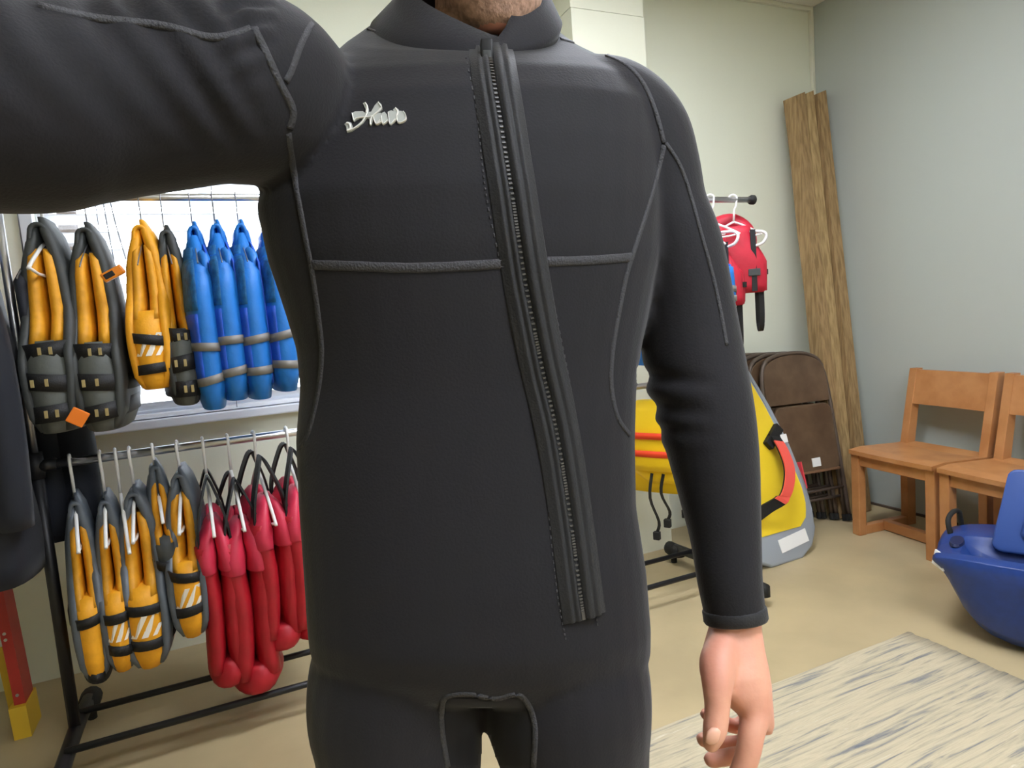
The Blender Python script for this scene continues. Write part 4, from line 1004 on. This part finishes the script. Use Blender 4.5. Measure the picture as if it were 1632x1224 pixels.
# chest logo: embroidered script
def lz(x, y): return (520+x/10.2, 140+y/10.2)
LG = [[(300, 600), (345, 560), (410, 575), (432, 640), (425, 672), (520, 605), (600, 530), (655, 470), (668, 490), (600, 585), (500, 660), (420, 712), (345, 735), (330, 640)],
      [(420, 430), (470, 395), (600, 390), (650, 430), (640, 490), (560, 505), (485, 540), (460, 562), (450, 480)],
      [(600, 262), (640, 245), (680, 300), (696, 365), (682, 430), (640, 500), (608, 515), (640, 420), (645, 360)],
      [(850, 235), (900, 280), (916, 360), (830, 430), (775, 500), (742, 600), (725, 625), (708, 590), (704, 520), (738, 490), (735, 400), (790, 300)],
      [(640, 495), (640, 460), (700, 405), (745, 400), (745, 480), (700, 512)],
      [(770, 490), (830, 430), (890, 420), (905, 500), (910, 560), (830, 610), (795, 590)], [(900, 430), (950, 400), (990, 450), (1012, 550), (930, 608), (905, 560)],
      [(1005, 400), (1060, 380), (1110, 400), (1140, 470), (1150, 520), (1050, 612), (1025, 590), (1030, 500)], [(1090, 370), (1130, 330), (1180, 370), (1200, 420), (1160, 480), (1130, 460)],
      [(1190, 390), (1260, 395), (1300, 460), (1302, 530), (1220, 582), (1160, 570), (1150, 490)]]
logo = None
for i, poly in enumerate(LG):
    pts = []
    for x, y in poly:
        a, n = hit(*lz(x, y)); n = n if n.dot(a-EYE) < 0 else -n; pts.append(a+n*(.0010+.00005*i))
    bm = NB(); prism(bm, pts, n*-.002)
    bmesh.ops.triangulate(bm, faces=bm.faces)
    if logo is None: logo = pm('chest_logo', bm, 'logo_grey', suit, False)
    else: pm('logo_letter', bm, 'logo_grey', logo, False)
for pl, w in (([(345, 715), (430, 690), (530, 630), (610, 540), (665, 440), (680, 350), (650, 275)], 15), ([(340, 590), (385, 600), (400, 680), (350, 700)], 30), ([(430, 430), (455, 545), (480, 520), (560, 500), (700, 490), (770, 470)], 14), ([(725, 620), (728, 540), (770, 470), (850, 400), (900, 340)], 16),
              ([(640, 260), (672, 320), (660, 420)], 24), ([(855, 250), (905, 330)], 16), ([(770, 480), (800, 580), (835, 605), (905, 560)], 13), ([(845, 585), (885, 535)], 9), ([(900, 470), (920, 600), (960, 580), (1010, 540)], 13), ([(960, 590), (1000, 545)], 9), ([(1010, 420), (1035, 600), (1080, 585), (1145, 520)], 13), ([(1075, 585), (1120, 525)], 9), ([(1130, 345), (1165, 400), (1155, 460)], 24), ([(1150, 460), (1165, 570), (1220, 578), (1295, 530), (1290, 450), (1255, 400)], 14)):
    sp = surf_path([lz(x, y) for x, y in pl], 5)
    bm = NB(); w_ = w/10.2*.6/F_; sweep(bm, sp, [(-w_/2, .0012), (-w_/3, .0022), (w_/3, .0022), (w_/2, .0012)]); pm('script_stroke', bm, 'logo_white', logo, False)
# darker inner-thigh panel between the crotch seams
# (same cloth, own colour) - thin shell over the suit surface
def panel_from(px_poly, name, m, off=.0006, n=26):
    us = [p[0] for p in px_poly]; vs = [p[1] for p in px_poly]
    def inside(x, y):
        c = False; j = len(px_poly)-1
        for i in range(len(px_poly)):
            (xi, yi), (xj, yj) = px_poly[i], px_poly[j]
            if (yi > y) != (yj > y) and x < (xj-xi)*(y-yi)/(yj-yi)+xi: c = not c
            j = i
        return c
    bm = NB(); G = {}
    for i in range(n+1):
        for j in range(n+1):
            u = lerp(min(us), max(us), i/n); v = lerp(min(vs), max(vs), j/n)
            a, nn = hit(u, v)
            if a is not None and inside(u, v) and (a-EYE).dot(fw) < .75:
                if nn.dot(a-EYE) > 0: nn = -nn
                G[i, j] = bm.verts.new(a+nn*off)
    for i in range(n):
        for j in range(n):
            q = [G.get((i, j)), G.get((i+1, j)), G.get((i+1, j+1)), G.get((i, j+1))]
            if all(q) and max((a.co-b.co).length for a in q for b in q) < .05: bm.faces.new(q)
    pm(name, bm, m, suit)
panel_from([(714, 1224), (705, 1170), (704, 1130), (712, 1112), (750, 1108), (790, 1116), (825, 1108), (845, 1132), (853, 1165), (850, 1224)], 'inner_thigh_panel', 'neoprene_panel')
bv_bm.free()
GR = {'life_vest': 'life vests hanging on the two racks', 'red_vest': 'red vests with black shoulder straps', 'coat_hanger': 'hangers on the rack rails', 'child_vest': 'red child life vests', 'clothing_rack': 'two-tier clothing racks',
      'wetsuit_jacket': 'dark wetsuits on the overhanging rail', 'timber_post': 'timbers leaning in the corner', 'wooden_chair': 'wooden chairs by the right wall', 'ceiling_light': 'recessed ceiling lights'}
for o in bpy.data.objects:
    k = o.name.split('.')[0]
    if o.parent is None and k in GR and 'label' in o: o['group'] = GR[k]
bpy.context.view_layer.update()
